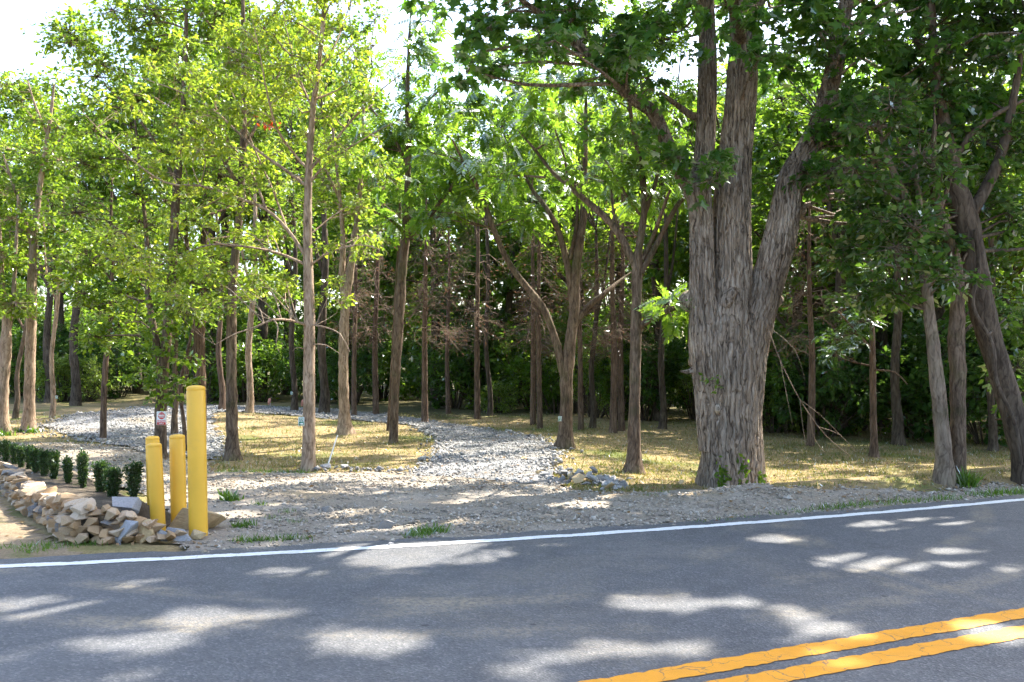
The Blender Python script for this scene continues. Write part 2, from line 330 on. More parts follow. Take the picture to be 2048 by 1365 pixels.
# ------------------------------------------------------------------ ground, road, gravel
def px_poly(pts): return np.array([g(*p)[:2] for p in pts])
def inside(P, poly):
    x, y = P[:, 0], P[:, 1]; ins = np.zeros(len(P), bool); n = len(poly)
    for i in range(n):
        x1, y1 = poly[i]; x2, y2 = poly[(i + 1) % n]
        c = (y1 > y) != (y2 > y)
        with np.errstate(divide='ignore', invalid='ignore'):
            ins ^= c & (x < (x2 - x1) * (y - y1) / (y2 - y1) + x1)
    return ins
EDGE = .46                                         # asphalt beyond the white line
_xs = np.linspace(-2.75, 11, 24)
asphalt_edge = np.column_stack([_xs, white_y(_xs) + EDGE - .30])
lot_top = px_poly([(2048, 963), (1850, 968), (1700, 971), (1560, 974), (1400, 977), (1250, 983), (1180, 985), (1110, 965), (1000, 950), (900, 945), (830, 944), (640, 946), (520, 942), (430, 944), (432, 925), (330, 913), (235, 893), (120, 884), (0, 884), (-160, 884)])
lot_poly = np.concatenate([asphalt_edge, [[11, 14.2]], lot_top, px_poly([(-160, 925), (0, 942), (130, 965), (290, 985), (300, 1040)])])
drive_poly = px_poly([(800, 952), (850, 928), (878, 908), (868, 882), (855, 866), (838, 854), (780, 847), (700, 840), (600, 832), (500, 824), (425, 824), (425, 812), (500, 812), (640, 818), (760, 828), (880, 843), (960, 856), (1060, 873), (1108, 890), (1118, 908), (1098, 926), (1112, 945), (1150, 968), (1100, 972), (950, 960)])
mound_poly = px_poly([(75, 852), (120, 838), (200, 826), (300, 816), (360, 811), (435, 812), (437, 850), (450, 895), (432, 922), (330, 914), (240, 896), (200, 886), (130, 870)])
def fuzz(P, a=.16): return P + np.stack([wav(np.column_stack([P, 0 * P[:, 0]]), 3.1, 2), wav(np.column_stack([P, 0 * P[:, 0]]), 3.1, 11)], -1) * a

def grid_axis(lo, hi, step, far):
    a = np.arange(lo, hi + 1e-6, step); o = [hi + step * 2 ** k for k in range(1, 14)]; o = [v for v in o if v < far] + [far]
    u = [lo - step * 2 ** k for k in range(1, 14)]; u = [v for v in u if v > -far] + [-far]
    return np.array(sorted(u) + list(a) + o)
gx = grid_axis(-24, 24, .25, 900); gy = grid_axis(-1, 46, .25, 900)
GX, GY = np.meshgrid(gx, gy); P2 = np.column_stack([GX.ravel(), GY.ravel()])
cover = inside(fuzz(P2), lot_poly) | inside(fuzz(P2), drive_poly) | inside(fuzz(P2), mound_poly)
onroad = (P2[:, 1] < white_y(P2[:, 0]) + EDGE - .05)
Z = Hs(P2[:, 0], P2[:, 1]); Z = np.where(np.abs(P2).max(1) > 60, 0, Z)
Z = Z - np.where(cover, .06, 0) - np.where(onroad, .07, 0)
nx, ny = len(gx), len(gy); I = np.arange(nx * ny).reshape(ny, nx)
F = np.stack([I[:-1, :-1], I[:-1, 1:], I[1:, 1:], I[1:, :-1]], -1).reshape(-1, 4)
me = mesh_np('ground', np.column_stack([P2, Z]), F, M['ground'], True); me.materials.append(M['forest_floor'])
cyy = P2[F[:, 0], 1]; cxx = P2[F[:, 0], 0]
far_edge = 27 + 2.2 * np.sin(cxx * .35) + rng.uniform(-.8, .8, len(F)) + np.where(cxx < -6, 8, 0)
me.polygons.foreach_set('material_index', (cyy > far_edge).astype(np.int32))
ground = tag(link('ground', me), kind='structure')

def sheet(name, poly, mat, lift, step=.1, fz=.16, bump=.02):
    lo, hi = poly.min(0) - .3, poly.max(0) + .3
    ax = np.arange(lo[0], hi[0], step); ay = np.arange(lo[1], hi[1], step); A, B = np.meshgrid(ax, ay); p = np.column_stack([A.ravel(), B.ravel()])
    ins = inside(fuzz(p, fz), poly).reshape(A.shape); ii = np.arange(A.size).reshape(A.shape)
    ok = ins[:-1, :-1] & ins[:-1, 1:] & ins[1:, 1:] & ins[1:, :-1]
    f = np.stack([ii[:-1, :-1], ii[:-1, 1:], ii[1:, 1:], ii[1:, :-1]], -1)[ok]
    used = np.unique(f); mp = np.full(A.size, -1); mp[used] = np.arange(len(used))
    p = p[used]; z = Hs(p[:, 0], p[:, 1]) + lift + bump * wav(np.column_stack([p, 0 * p[:, 0]]), 6, 4)
    return link(name, mesh_np(name, np.column_stack([p, z]), mp[f], mat, True))
lot = tag(sheet('gravel_lot', lot_poly, M['lot'], .0, .1, .12, .012), kind='structure')
drive = tag(sheet('gravel_drive', drive_poly, M['drive'], .004, .1, .16, .016), kind='structure')
mound = tag(sheet('gravel_turnaround', mound_poly, M['drive'], .009, .12, .2, .016), kind='structure')

# road: a strip between the far edge and well behind the camera
rx = np.concatenate([np.linspace(-90, -14, 20), np.linspace(-13.5, 18, 140), np.linspace(19, 90, 18)])
rt = np.linspace(0, 1, 24); V = []
for x in rx:
    e = white_y(x) + EDGE + .05 * math.sin(x * 3.1) + .03 * math.sin(x * 7.7 + 1)
    for t in rt:
        y = e * (1 - t) + (yellow_y(x) - 5.2) * t
        V.append((x, y, 0.008 - .02 * (1 - sst(0, .025, t))))
I = np.arange(len(V)).reshape(len(rx), len(rt))
F = np.stack([I[:-1, 1:], I[1:, 1:], I[1:, :-1], I[:-1, :-1]], -1).reshape(-1, 4)
road = tag(link('road', mesh_np('road', V, F, M['asphalt'], True)), kind='structure')
def stripe(name, fy, off, w, mat, scal, amp, z):
    xs = np.arange(-40, 45, .02); V = []
    sl = np.gradient(fy(xs), xs); nx_, ny_ = -sl / np.sqrt(1 + sl ** 2), 1 / np.sqrt(1 + sl ** 2)
    s = np.cumsum(np.sqrt(1 + sl ** 2) * .02)
    ph = (s / scal + .25 * np.sin(s * 1.3)) % 1                      # overlapping beads of thick paint
    e1 = w / 2 + amp * (np.sqrt(np.maximum(0, 1 - (2 * ph - 1) ** 2)) - .7) + .004 * np.sin(s * 9) + rng.normal(0, amp * .12, len(s))
    e0 = -w / 2 - amp * .55 * (np.sqrt(np.maximum(0, 1 - (2 * ((ph + .37) % 1) - 1) ** 2)) - .7) + .004 * np.sin(s * 7) + rng.normal(0, amp * .12, len(s))
    A = np.column_stack([xs + nx_ * (off + e0), fy(xs) + ny_ * (off + e0), np.full(len(xs), z)])
    B = np.column_stack([xs + nx_ * (off + e1), fy(xs) + ny_ * (off + e1), np.full(len(xs), z)])
    n = len(xs); i = np.arange(n - 1)
    return link(name, mesh_np(name, np.concatenate([A, B]), np.stack([i, i + 1, n + i + 1, n + i], -1), mat), road)
stripe('edge_line', white_y, 0, .125, M['white'], .62, .03, .0125)
stripe('centre_line', yellow_y, .135, .168, M['yellow'], .21, .022, .0125)
stripe('centre_line', yellow_y, -.135, .168, M['yellow'], .19, .022, .0125)

# loose stones
OCT_V = np.array([(1, 0, 0), (-1, 0, 0), (0, 1, 0), (0, -1, 0), (0, 0, 1), (0, 0, -1)], float)
OCT_F = np.array([(0, 2, 4), (2, 1, 4), (1, 3, 4), (3, 0, 4), (2, 0, 5), (1, 2, 5), (3, 1, 5), (0, 3, 5)])
def scatter_stones(name, P, size, mat, label, flat=.6, lift=0.):
    n = len(P); z = Hs(P[:, 0], P[:, 1]) + lift
    a = rng.uniform(0, 6.28, n); V = np.repeat(OCT_V[None], n, 0) * rng.uniform(.6, 1.25, (n, 6, 3)) + rng.normal(0, .14, (n, 6, 3))
    V[:, :, 2] *= flat; V *= size[:, None, None]
    tl = rng.normal(0, .35, (n, 1)); c, s = np.cos(tl), np.sin(tl); V[:, :, 0], V[:, :, 2] = V[:, :, 0] * c - V[:, :, 2] * s, V[:, :, 0] * s + V[:, :, 2] * c
    c, s = np.cos(a)[:, None], np.sin(a)[:, None]; x = V[:, :, 0] * c - V[:, :, 1] * s; y = V[:, :, 0] * s + V[:, :, 1] * c
    V[:, :, 0], V[:, :, 1] = x + P[:, 0:1], y + P[:, 1:2]; V[:, :, 2] += z[:, None] + size[:, None] * .18
    F = (OCT_F[None] + (np.arange(n) * 6)[:, None, None]).reshape(-1, 3)
    return tag(link(name, mesh_np(name, V.reshape(-1, 3), F, mat)), label, 'gravel', kind='stuff')
def in_poly(poly, n, fz=.2):
    lo, hi = poly.min(0) - .2, poly.max(0) + .2; out = np.zeros((0, 2))
    while len(out) < n:
        p = rng.uniform(lo, hi, (n * 2, 2)); out = np.concatenate([out, p[inside(fuzz(p, fz), poly)]])
    return out[:n]
def along(poly_px, n, spread):
    pts = np.array([g(*p)[:2] for p in poly_px]); seg = np.linalg.norm(np.diff(pts, axis=0), axis=1); cs = np.concatenate([[0], np.cumsum(seg)])
    t = rng.uniform(0, cs[-1], n); p = np.column_stack([np.interp(t, cs, pts[:, 0]), np.interp(t, cs, pts[:, 1])])
    return p + rng.normal(0, spread, (n, 2))
P = in_poly(lot_poly, 26000); P = P[P[:, 1] > white_y(P[:, 0]) + EDGE - .2]
keep = (wav(np.column_stack([P, 0 * P[:, 0]]), .9, 6) + .55 * (P[:, 1] < white_y(P[:, 0]) + 2.2) > rng.uniform(-.6, .9, len(P))); P = P[keep]
scatter_stones('lot_gravel', P, rng.lognormal(math.log(.016), .38, len(P)), M['lot_stone'], 'loose tan and grey gravel scattered over the roadside lot')
P = np.concatenate([in_poly(drive_poly, 16000), in_poly(mound_poly, 13000)])
scatter_stones('drive_gravel', P, rng.lognormal(math.log(.012), .5, len(P)), M['gravel_stone'], 'coarse pale grey limestone gravel on the curved drive', lift=.02)
E = np.concatenate([along([(650, 940), (760, 944), (830, 942), (872, 915), (876, 895), (866, 872), (830, 852), (760, 846), (640, 834), (500, 826)], 900, .12),
                    along([(960, 858), (1060, 874), (1110, 892), (1118, 910), (1100, 926), (1120, 948)], 420, .14),
                    along([(75, 855), (140, 874), (230, 893)], 250, .2), along([(80, 850), (130, 836), (210, 825), (300, 815)], 260, .15), along([(445, 870), (450, 900), (430, 922)], 160, .15)])
scatter_stones('edge_gravel', E, rng.lognormal(math.log(.022), .5, len(E)), M['gravel_stone'], 'bigger broken limestone lumps lining the edges of the drive', .7, .02)

# ------------------------------------------------------------------ leaf templates (x across, y along, z normal)
def fan(outer, c):
    V = [c] + outer; n = len(outer); return np.array(V, float), np.array([(0, i + 1, (i + 1) % n + 1) for i in range(n)])
half = [(0, 0, 0), (.30, .02, -.05), (.19, .22, 0), (.52, .44, -.08), (.19, .55, 0), (0, 1, -.16)]
T_MAPLE = fan(half + [(-x, y, z) for x, y, z in half[-2:0:-1]], (0, .36, .05))
T_OVAL = (np.array([(0, 0, 0), (.29, .42, -.06), (0, 1, -.1), (-.29, .42, -.06)], float), np.array([(0, 1, 2), (0, 2, 3)]))
T_NARROW = (np.array([(0, 0, 0), (.15, .4, -.04), (0, 1, -.16), (-.15, .4, -.04)], float), np.array([(0, 1, 2), (0, 2, 3)]))
def compound(pairs, lw, ll, droop):
    V, F = [], []
    for i in range(pairs + 1):
        t = (i + .8) / (pairs + .8); sides = (1, -1) if i < pairs else (0,)
        for s in sides:
            o = np.array([0, t * .8, -droop * t * t]); L_ = ll * (1 - .45 * abs(t - .45))
            d = np.array([s * .82, .5, -.28]) if s else np.array([0, 1, -.6]); d = d / np.linalg.norm(d); w = np.array([-d[1], d[0], 0]) * lw
            b = len(V); V += [o, o + d * L_ * .42 + w, o + d * L_, o + d * L_ * .42 - w]; F += [(b, b + 1, b + 2), (b, b + 2, b + 3)]
    return np.array(V), np.array(F)
T_WALNUT = compound(5, .075, .38, .3)
T_FROND = compound(6, .05, .22, .15)
T_BLADE = (np.array([(-.05, 0, 0), (.05, 0, 0), (0, 1, 0)], float), np.array([(0, 1, 2)]))

def leaf_mesh(name, pos, d, n, size, T, mat, origin=(0, 0, 0), var=.42):
    pos = np.asarray(pos) - np.asarray(origin); d = nrm(d); s = nrm(np.cross(d, n)); n = np.cross(s, d)
    size = size * rng.uniform(1 - var, 1 + var, len(pos)); TV, TF = T
    V = pos[:, None] + size[:, None, None] * (TV[None, :, 0:1] * s[:, None] + TV[None, :, 1:2] * d[:, None] + TV[None, :, 2:3] * n[:, None])
    F = (TF[None] + (np.arange(len(pos)) * len(TV))[:, None, None]).reshape(-1, 3)
    return mesh_np(name, V.reshape(-1, 3), F, mat)
# holes in the canopy: where the sun comes through to the road and the lot (places in the photograph where a pool of light lies)
POOLS = np.array([(70, 1215, 110, 18), (285, 1174, 45, 10), (70, 1153, 36, 7), (400, 1240, 85, 16), (290, 1292, 90, 15), (740, 1287, 115, 24), (830, 1108, 185, 24), (560, 1145, 60, 6),
    (1310, 1212, 118, 19), (1490, 1206, 44, 11), (1050, 1338, 66, 18), (1210, 1305, 58, 18), (1360, 1300, 64, 20), (1610, 1245, 58, 28), (1740, 1130, 104, 18), (1742, 1054, 66, 11), (1900, 1045, 76, 9), (2000, 1042, 100, 7), (1900, 1107, 55, 7), (1930, 1133, 44, 8), (1990, 1140, 34, 7), (1960, 1270, 64, 22), (1560, 1080, 50, 7),
    (730, 1027, 60, 9), (1090, 996, 60, 5), (880, 1045, 66, 7), (760, 1055, 84, 7), (950, 1005, 60, 5), (720, 985, 70, 5), (560, 992, 80, 5), (470, 1030, 44, 7), (1180, 1012, 60, 5), (500, 946, 90, 9), (690, 941, 95, 10), (850, 950, 80, 8), (150, 914, 80, 11), (320, 930, 90, 11), (960, 960, 90, 9), (1080, 940, 110, 12), (500, 1090, 60, 6), (40, 1060, 60, 30), (1560, 925, 90, 16), (1700, 905, 80, 10), (1350, 905, 110, 8)], float)
_PY = FPX * CAMH / (POOLS[:, 1] - HOR); _PX = (POOLS[:, 0] - 1024) / FPX * _PY
_PRX = POOLS[:, 2] * _PY / FPX + .11; _PRY = POOLS[:, 3] * _PY ** 2 / (FPX * CAMH) + .11
def sunlit_gap(p):
    q = p[:, :2] - np.array([SD.x, SD.y]) / SD.z * p[:, 2:3]; w = 1 + .28 * wav(np.column_stack([q, 0 * q[:, :1]]), 2.4, 8); hit = np.zeros(len(p), bool)
    for cx, cy_, rx_, ry_ in zip(_PX, _PY, _PRX, _PRY):
        u = q[:, 0] - cx; hit |= (u / rx_) ** 2 + ((q[:, 1] - cy_ - u * cx / cy_ * 0) / ry_) ** 2 < w
    return hit
def fill_clumps(C, Rr, ntw, nlv, droop=.35, flat=.75, inner=.3):
    """C centres, Rr radii (m,3): twigs radiate in each clump, leaves sit along the twigs"""
    m = len(C); u = nrm(rng.normal(0, 1, (m, ntw, 3)) + np.array([0, 0, .12])); t = rng.uniform(.25, 1, (m, ntw, 1)) ** .55
    tip = C[:, None] + u * t * Rr[:, None]; base = C[:, None] + u * t * inner * Rr[:, None] - np.array([0, 0, .05]) * Rr[:, None]
    s = rng.uniform(.25, 1.05, (m, ntw, nlv, 1)); ln = np.linalg.norm(tip - base, axis=-1)[:, :, None, None]
    pos = base[:, :, None] + (tip - base)[:, :, None] * s + rng.normal(0, .10, (m, ntw, nlv, 3)) * ln + rng.normal(0, .025, (m, ntw, nlv, 3))
    tw = nrm(tip - base)[:, :, None] * np.ones((1, 1, nlv, 1))
    d = tw * .8 + rng.normal(0, .75, tw.shape) * np.array([1, 1, .55]) - np.array([0, 0, droop]); nn = np.array([0, 0, 1.0]) * flat + rng.normal(0, .48, tw.shape)
    return pos.reshape(-1, 3), d.reshape(-1, 3), nn.reshape(-1, 3), base.reshape(-1, 3), tip.reshape(-1, 3)
def spikes(mb, A, B, r0, r1=.35, sides=3):
    A = np.asarray(A, float); B = np.asarray(B, float); n = len(A)
    if n == 0: return
    d = nrm(B - A); h = np.where(np.abs(d[:, 2:3]) > .9, np.array([1., 0, 0]), np.array([0, 0, 1.])); s = nrm(np.cross(d, h)); t = np.cross(s, d)
    r0 = np.broadcast_to(np.asarray(r0, float), (n,)); V = []
    for P_, rr in ((A, r0), (B, r0 * r1)):
        for k in range(sides):
            a = 6.2832 * k / sides; V.append(P_ + rr[:, None] * (math.cos(a) * s + math.sin(a) * t))
    V = np.stack(V, 1); F = []
    for k in range(sides): F.append((k, (k + 1) % sides, sides + (k + 1) % sides, sides + k))
    mb.add(V.reshape(-1, 3), (np.array(F)[None] + (np.arange(n) * sides * 2)[:, None, None]).reshape(-1, 4))

# ------------------------------------------------------------------ wood
def spline(pts, step):
    P = np.asarray(pts, float)
    if len(P) == 2: P = np.array([P[0], P[0] * .67 + P[1] * .33, P[0] * .33 + P[1] * .67, P[1]])
    Q = np.concatenate([[2 * P[0] - P[1]], P, [2 * P[-1] - P[-2]]]); out = []
    for i in range(1, len(Q) - 2):
        p0, p1, p2, p3 = Q[i - 1:i + 3]; n = max(2, int(np.linalg.norm((p2 - p1)[:3]) / step))
        for t in np.arange(n) / n:
            out.append(.5 * (2 * p1 + (p2 - p0) * t + (2 * p0 - 5 * p1 + 4 * p2 - p3) * t * t + (3 * p1 - p0 - 3 * p2 + p3) * t ** 3))
    out.append(P[-1]); return np.array(out)
def tube(mb, pts, sides=10, step=.12, knob=.08, flare=0, cap=True, seed=0, ridge=0, nrid=9):
    """pts rows (x,y,z,r)"""
    S = spline(pts, step); C = S[:, :3]; r = np.maximum(S[:, 3], .002); n = len(C)
    T = nrm(np.gradient(C, axis=0)); a = np.array([1., 0, 0]) if abs(T[0, 0]) < .8 else np.array([0, 1., 0])
    N_ = np.zeros_like(C); b = nrm(np.cross(T[0], a)); 
    for i in range(n): b = nrm(b - T[i] * np.dot(b, T[i])); N_[i] = b
    B = np.cross(T, N_); th = np.arange(sides) / sides * 2 * math.pi
    ring = np.cos(th)[None, :, None] * N_[:, None] + np.sin(th)[None, :, None] * B[:, None]
    rr = r[:, None] * np.ones((1, sides))
    if flare:
        h = np.linalg.norm(C - C[0], axis=1)[:, None]; rr = rr * (1 + flare * 1.25 * np.exp(-h / (r[0] * 2.0)) * (1 + .45 * np.sin(th * 5 + seed)[None] + .3 * np.sin(th * 3 + seed * 2)[None]))
    pos = C[:, None] + ring * rr[..., None]
    if knob: pos = pos + ring * (rr * knob * wav((pos + seed * 3.3) / max(.12, r.mean() * 2.0), 1.1, seed % 24))[..., None]
    if ridge:
        hh = np.cumsum(np.concatenate([[0], np.linalg.norm(np.diff(C, axis=0), axis=1)]))[:, None]
        w = wav(np.stack([np.cos(th)[None] * 2 + 0 * hh, np.sin(th)[None] * 2 + 0 * hh, hh * 1.4 + 0 * th[None]], -1), 1.3, seed % 24)
        w2 = wav(np.stack([np.cos(th)[None] * 5 + 0 * hh, np.sin(th)[None] * 5 + 0 * hh, hh * 4.5 + 0 * th[None]], -1), 1.3, (seed + 7) % 24)
        rg = 1 - np.abs(np.sin(nrid * th[None] + 1.9 * w + .5 * w2)); rg2 = 1 - np.abs(np.sin(np.round(nrid * 1.9) * th[None] + 1.8 * w2 - 1.5 * w))
        pos = pos - ring * (ridge * (rg ** 2 * .9 + rg2 ** 2 * .45))[..., None]
    V = pos.reshape(-1, 3); I = np.arange(n * sides).reshape(n, sides); J = np.roll(I, -1, 1)
    F = np.stack([I[:-1], J[:-1], J[1:], I[1:]], -1).reshape(-1, 4)
    mb.add(V, F)
    if cap:
        mb.add(np.concatenate([pos[-1], C[-1:] + T[-1] * r[-1] * .6]), np.array([(k, (k + 1) % sides, sides) for k in range(sides)]))
    return S

def tree(name, label, cat, base, paths, blobs, leaf, T, lsize, bark, ntw=22, nlv=9, clump=.62, dens=1.0, group=None, sides=10, knob=.15, flare=.5, droop=.35, twr=.005, flat=.75, seed=0, ridge=0, step=.12, depthk=1.25, extra_bare=0, nrid=9, twig_mat=None, gaps=True, limbk=1.0):
    """base: (px,py) of the foot; paths: trunk first, then limbs, rows (px,py,r_px[,dY]); blobs: (px,py,rx,ry[,dY[,depth]]) in photo pixels at the tree's distance"""
    b = g(*base); Y0 = b[1]; root = empty(name, tuple(b)); tag(root, label, cat, group)
    k = Y0 / FPX; allpts = []
    for pi, path in enumerate(paths):
        rows = []
        for q in path:
            dy = q[3] if len(q) > 3 else 0
            p = up(q[0], q[1], Y0 + dy); rows.append((*p, q[2] * k * (limbk if pi else 1)))
        if pi == 0:
            rows[0] = (*b, rows[0][3]); rows.insert(0, (b[0], b[1], b[2] - .15, rows[0][3]))
        mb = MB(); S = tube(mb, rows, sides if pi == 0 else max(6, sides - 2), step, knob, flare if pi == 0 else 0, True, seed + pi, ridge if pi == 0 or ridge and path[0][2] > 18 else ridge * .4, nrid)
        link('trunk' if pi == 0 else 'limb', mb.mesh('wood', bark, True, b), root)
        n = len(S); allpts.append(S[int(n * (.45 if pi == 0 else .15)):])
    if not blobs: return root
    A = np.concatenate(allpts); C, Rr = [], []
    for q in blobs:
        px, py, rx, ry = q[:4]; dy = q[4] if len(q) > 4 else 0; rd = q[5] if len(q) > 5 else max(rx, ry) * k * depthk
        c = up(px, py, Y0 + dy); e = np.array([rx * k, rd, ry * k]); vol = e[0] * e[1] * e[2]
        nn = max(2, int(dens * 1.35 * vol / clump ** 3 * .5 + 1)); nn = min(nn, 150)
        u = nrm(rng.normal(0, 1, (nn, 3))) * rng.uniform(0, 1, (nn, 1)) ** .4; C.append(c + u * e * .92)
        Rr.append(clump * rng.uniform(.65, 1.25, (nn, 1)) * np.array([1.15, 1.15, .72]) * rng.uniform(.85, 1.15, (nn, 3)))
    C = np.concatenate(C); Rr = np.concatenate(Rr)
    mb = MB()
    for c, r in zip(C[~sunlit_gap(C)], Rr):                         # one small branch from the nearest wood to each clump
        dd = np.linalg.norm(A[:, :3] - c, axis=1) + 1.2 * np.maximum(0, A[:, 2] - c[2] + .2); j = int(np.argmin(dd)); a = A[j]
        mid = (a[:3] + c) / 2 + rng.normal(0, .10, 3) * np.linalg.norm(c - a[:3]) + np.array([0, 0, .06 * np.linalg.norm(c - a[:3])]); ln = np.linalg.norm(c - a[:3])
        r0 = min(a[3] * .6, .010 + .011 * ln)
        tube(mb, [(*a[:3], r0), (*mid, r0 * .7), (*c, r0 * .3)], 5, .35, 0, 0, False)
    pos, d, n, t0, t1 = fill_clumps(C, Rr, ntw, nlv, droop, flat)
    kt = ~sunlit_gap((t0 + t1) / 2); spikes(mb, t0[kt], t1[kt], twr)
    cb = np.repeat(C, ntw, 0); kt &= ~sunlit_gap((cb + t0) / 2); spikes(mb, cb[kt], t0[kt], twr * 1.4, .8)
    tag(link('branchwork', mb.mesh('wood', twig_mat or bark, True, b), root), kind='stuff')
    if gaps: kp = ~sunlit_gap(pos); pos, d, n = pos[kp], d[kp], n[kp]
    link('crown', leaf_mesh('leaves', pos, d, n, lsize, T, leaf, b), root)
    root['nleaf'] = len(pos)
    return root

def copy_tree(root, loc, rz, sc, label, group=None):
    r = root.copy(); COL.objects.link(r); r.location = loc; r.rotation_euler = (0, 0, rz); r.scale = (sc, sc, sc) if not hasattr(sc, '__len__') else sc
    r['label'] = label
    if group: r['group'] = group
    for ch in list(root.children):
        c = ch.copy(); COL.objects.link(c); c.parent = r
    return r
_first = {}
def place(proto, loc, rz, sc, label, group=None):
    """the first use moves the prototype itself, later ones copy it"""
    if proto.name not in _first:
        _first[proto.name] = 1; proto.location = loc; proto.rotation_euler = (0, 0, rz); proto.scale = (sc, sc, sc) if not hasattr(sc, '__len__') else sc
        proto['label'] = label
        if group: proto['group'] = group
        return proto
    return copy_tree(proto, loc, rz, sc, label, group)

# ------------------------------------------------------------------ the trees that stand in the open
# the old maple with three stems
maple = tree('maple_tree', 'massive old maple with furrowed grey bark splitting into three thick stems', 'tree', (1462, 976),
     [[(1462, 976, 62), (1464, 920, 57), (1465, 850, 55), (1462, 760, 60), (1458, 680, 60), (1463, 600, 47), (1464, 520, 40), (1464, 440, 38), (1469, 330, 35), (1480, 220, 32), (1487, 100, 29), (1484, 0, 26), (1478, -150, 22), (1470, -320, 15), (1475, -480, 7)],
      [(1440, 900, 42, -.02), (1432, 780, 44, -.02), (1420, 690, 42, -.05), (1407, 610, 29, -.12), (1404, 520, 25, -.16), (1402, 440, 24, -.16), (1398, 385, 24, -.12), (1406, 330, 21, .05), (1412, 250, 20, .1), (1415, 130, 19, .2), (1412, 0, 16, .3), (1400, -200, 9, .5), (1395, -330, 4, .7)],
      [(1400, 400, 24, -.1), (1365, 350, 16, -.2), (1335, 290, 15, -.35), (1305, 225, 13, -.5), (1262, 195, 11, -.8), (1200, 130, 9, -1.0), (1120, 60, 7, -1.2), (1030, -10, 4, -1.5)],
      [(1480, 860, 40, -.02), (1489, 760, 40, -.03), (1502, 670, 40, -.04), (1529, 590, 32, -.1), (1554, 500, 33, -.14), (1569, 430, 31, -.14), (1583, 360, 27, -.15), (1612, 300, 21, -.2), (1640, 240, 19, -.25), (1668, 140, 17, -.3), (1690, 20, 14, -.4), (1720, -150, 9, -.6), (1740, -260, 4, -.8)],
      [(1655, 200, 12, -.2), (1720, 200, 11, -.1), (1790, 190, 9, .1), (1860, 150, 7, .3), (1960, 100, 5, .5), (2060, 80, 3, .8)],
      [(1384, 742, 7, -.2), (1372, 744, 4, -.25), (1362, 743, 2, -.3)],
      [(1415, 240, 9, .1), (1385, 232, 8, .1), (1360, 215, 6, 0), (1320, 185, 4, -.2)],
      [(1486, 60, 14, 0), (1560, -60, 11, .5), (1660, -160, 8, 1.2), (1800, -260, 5, 2)],
      [(1480, 30, 13, 0), (1400, -90, 10, -.5), (1280, -200, 8, -1), (1120, -280, 4, -1.6)],
      [(1483, 90, 12, 0), (1470, 20, 11, -1), (1450, -60, 9, -2), (1440, -160, 5, -3.2)],
      [(1690, 20, 10, -.4), (1790, -60, 8, -1), (1900, -120, 6, -1.8), (2050, -170, 4, -2.5)]],
     [(850, -10, 55, 60, -1), (895, 85, 60, 65, -1), (880, 10, 70, 90, -1), (960, 60, 90, 130, -1), (1060, 20, 120, 110, -1), (1150, 110, 120, 110, -1.2), (1270, 70, 120, 110, -1.2), (1210, 210, 100, 70, -.8), (1300, 190, 60, 60, -1.0), (1250, 285, 60, 45, -.4), (1315, 325, 26, 30, -.5), (1418, 345, 28, 34, -.8), 
      (1540, 150, 80, 80, 1.2), (1610, 40, 90, 80, 1.4), (1350, 40, 100, 80, 1.2), (1440, -20, 120, 70, 1.5), (1480, 130, 55, 40, -1.0), (1390, 70, 90, 70, -.9), (1540, 60, 100, 90, -.7), (1480, -40, 150, 90, -.6), (1640, 340, 30, 40, -.5), (1650, 110, 110, 110, -.6), (1700, 260, 110, 90, -.2), (1790, 60, 130, 120, -.4), (1820, 210, 130, 100, .1), (1930, 120, 120, 140, -.6), (1960, 300, 120, 110, .4), (1760, 360, 110, 75, .3), (2060, 220, 90, 160, 0), (1860, 380, 90, 60, .6),
      (1050, -180, 190, 110, -.8), (1280, -190, 200, 120, -.8), (1480, -220, 200, 120, 0), (1700, -200, 200, 130, 0), (1930, -160, 180, 130, -.5), (2120, -60, 130, 140, -.4), (1400, -420, 260, 150, 0), (1640, -420, 220, 150, .6), (1500, -620, 220, 130, 0), (1180, -330, 180, 120, -.6)],
     M['leaf_maple'], T_MAPLE, .13, M['bark_maple'], ntw=10, nlv=8, clump=.40, dens=.92, sides=110, knob=.045, flare=.12, seed=3, ridge=.034, step=.035, depthk=1.7, nrid=13, twr=.004)
mb = MB()                                            # dead wood hanging off its side
hang = [[(1530, 640), (1560, 720), (1600, 800), (1650, 870), (1700, 912)], [(1600, 800), (1640, 830), (1690, 880)], [(1620, 835), (1630, 880), (1650, 905)], [(1600, 800), (1605, 850), (1612, 890)], [(1640, 855), (1680, 870), (1712, 905)], [(1545, 660), (1590, 700), (1610, 760)], [(1560, 720), (1575, 800), (1585, 850)]]
mbase = np.array(maple.location)
for i, h in enumerate(hang):
    n = len(h); tube(mb, [(*up(q[0], q[1], mbase[1] - .3 - .03 * i), (.009 if i == 0 else .005) * (1 - .75 * j / n)) for j, q in enumerate(h)], 5, .15, .2, 0, True, i)
link('dead_branch', mb.mesh('dead_branch', M['dead'], True, mbase), maple)
# knots and burl scars on the bark
for (px, py, r) in ((1388, 600, 17), (1470, 590, 24), (1400, 720, 12), (1462, 605, 16), (1555, 600, 13), (1440, 820, 12), (1500, 930, 15), (1600, 420, 11)):
    mb = MB(); Yk = mbase[1] - .30 if 1400 < px < 1540 else mbase[1] - .12; c = up(px, py, Yk); rr = r * mbase[1] / FPX
    tube(mb, [(c[0], c[1] + .14, c[2] - .02, rr * 1.5), (c[0], c[1] + .04, c[2], rr * 1.25), (c[0] - .01, c[1] - .03, c[2] + .01, rr * .8), (c[0], c[1] - .04, c[2] + .01, rr * .3)], 16, .03, .3, 0, True, px)
    link('knot', mb.mesh('knot', M['bark_maple'], True, mbase), maple)
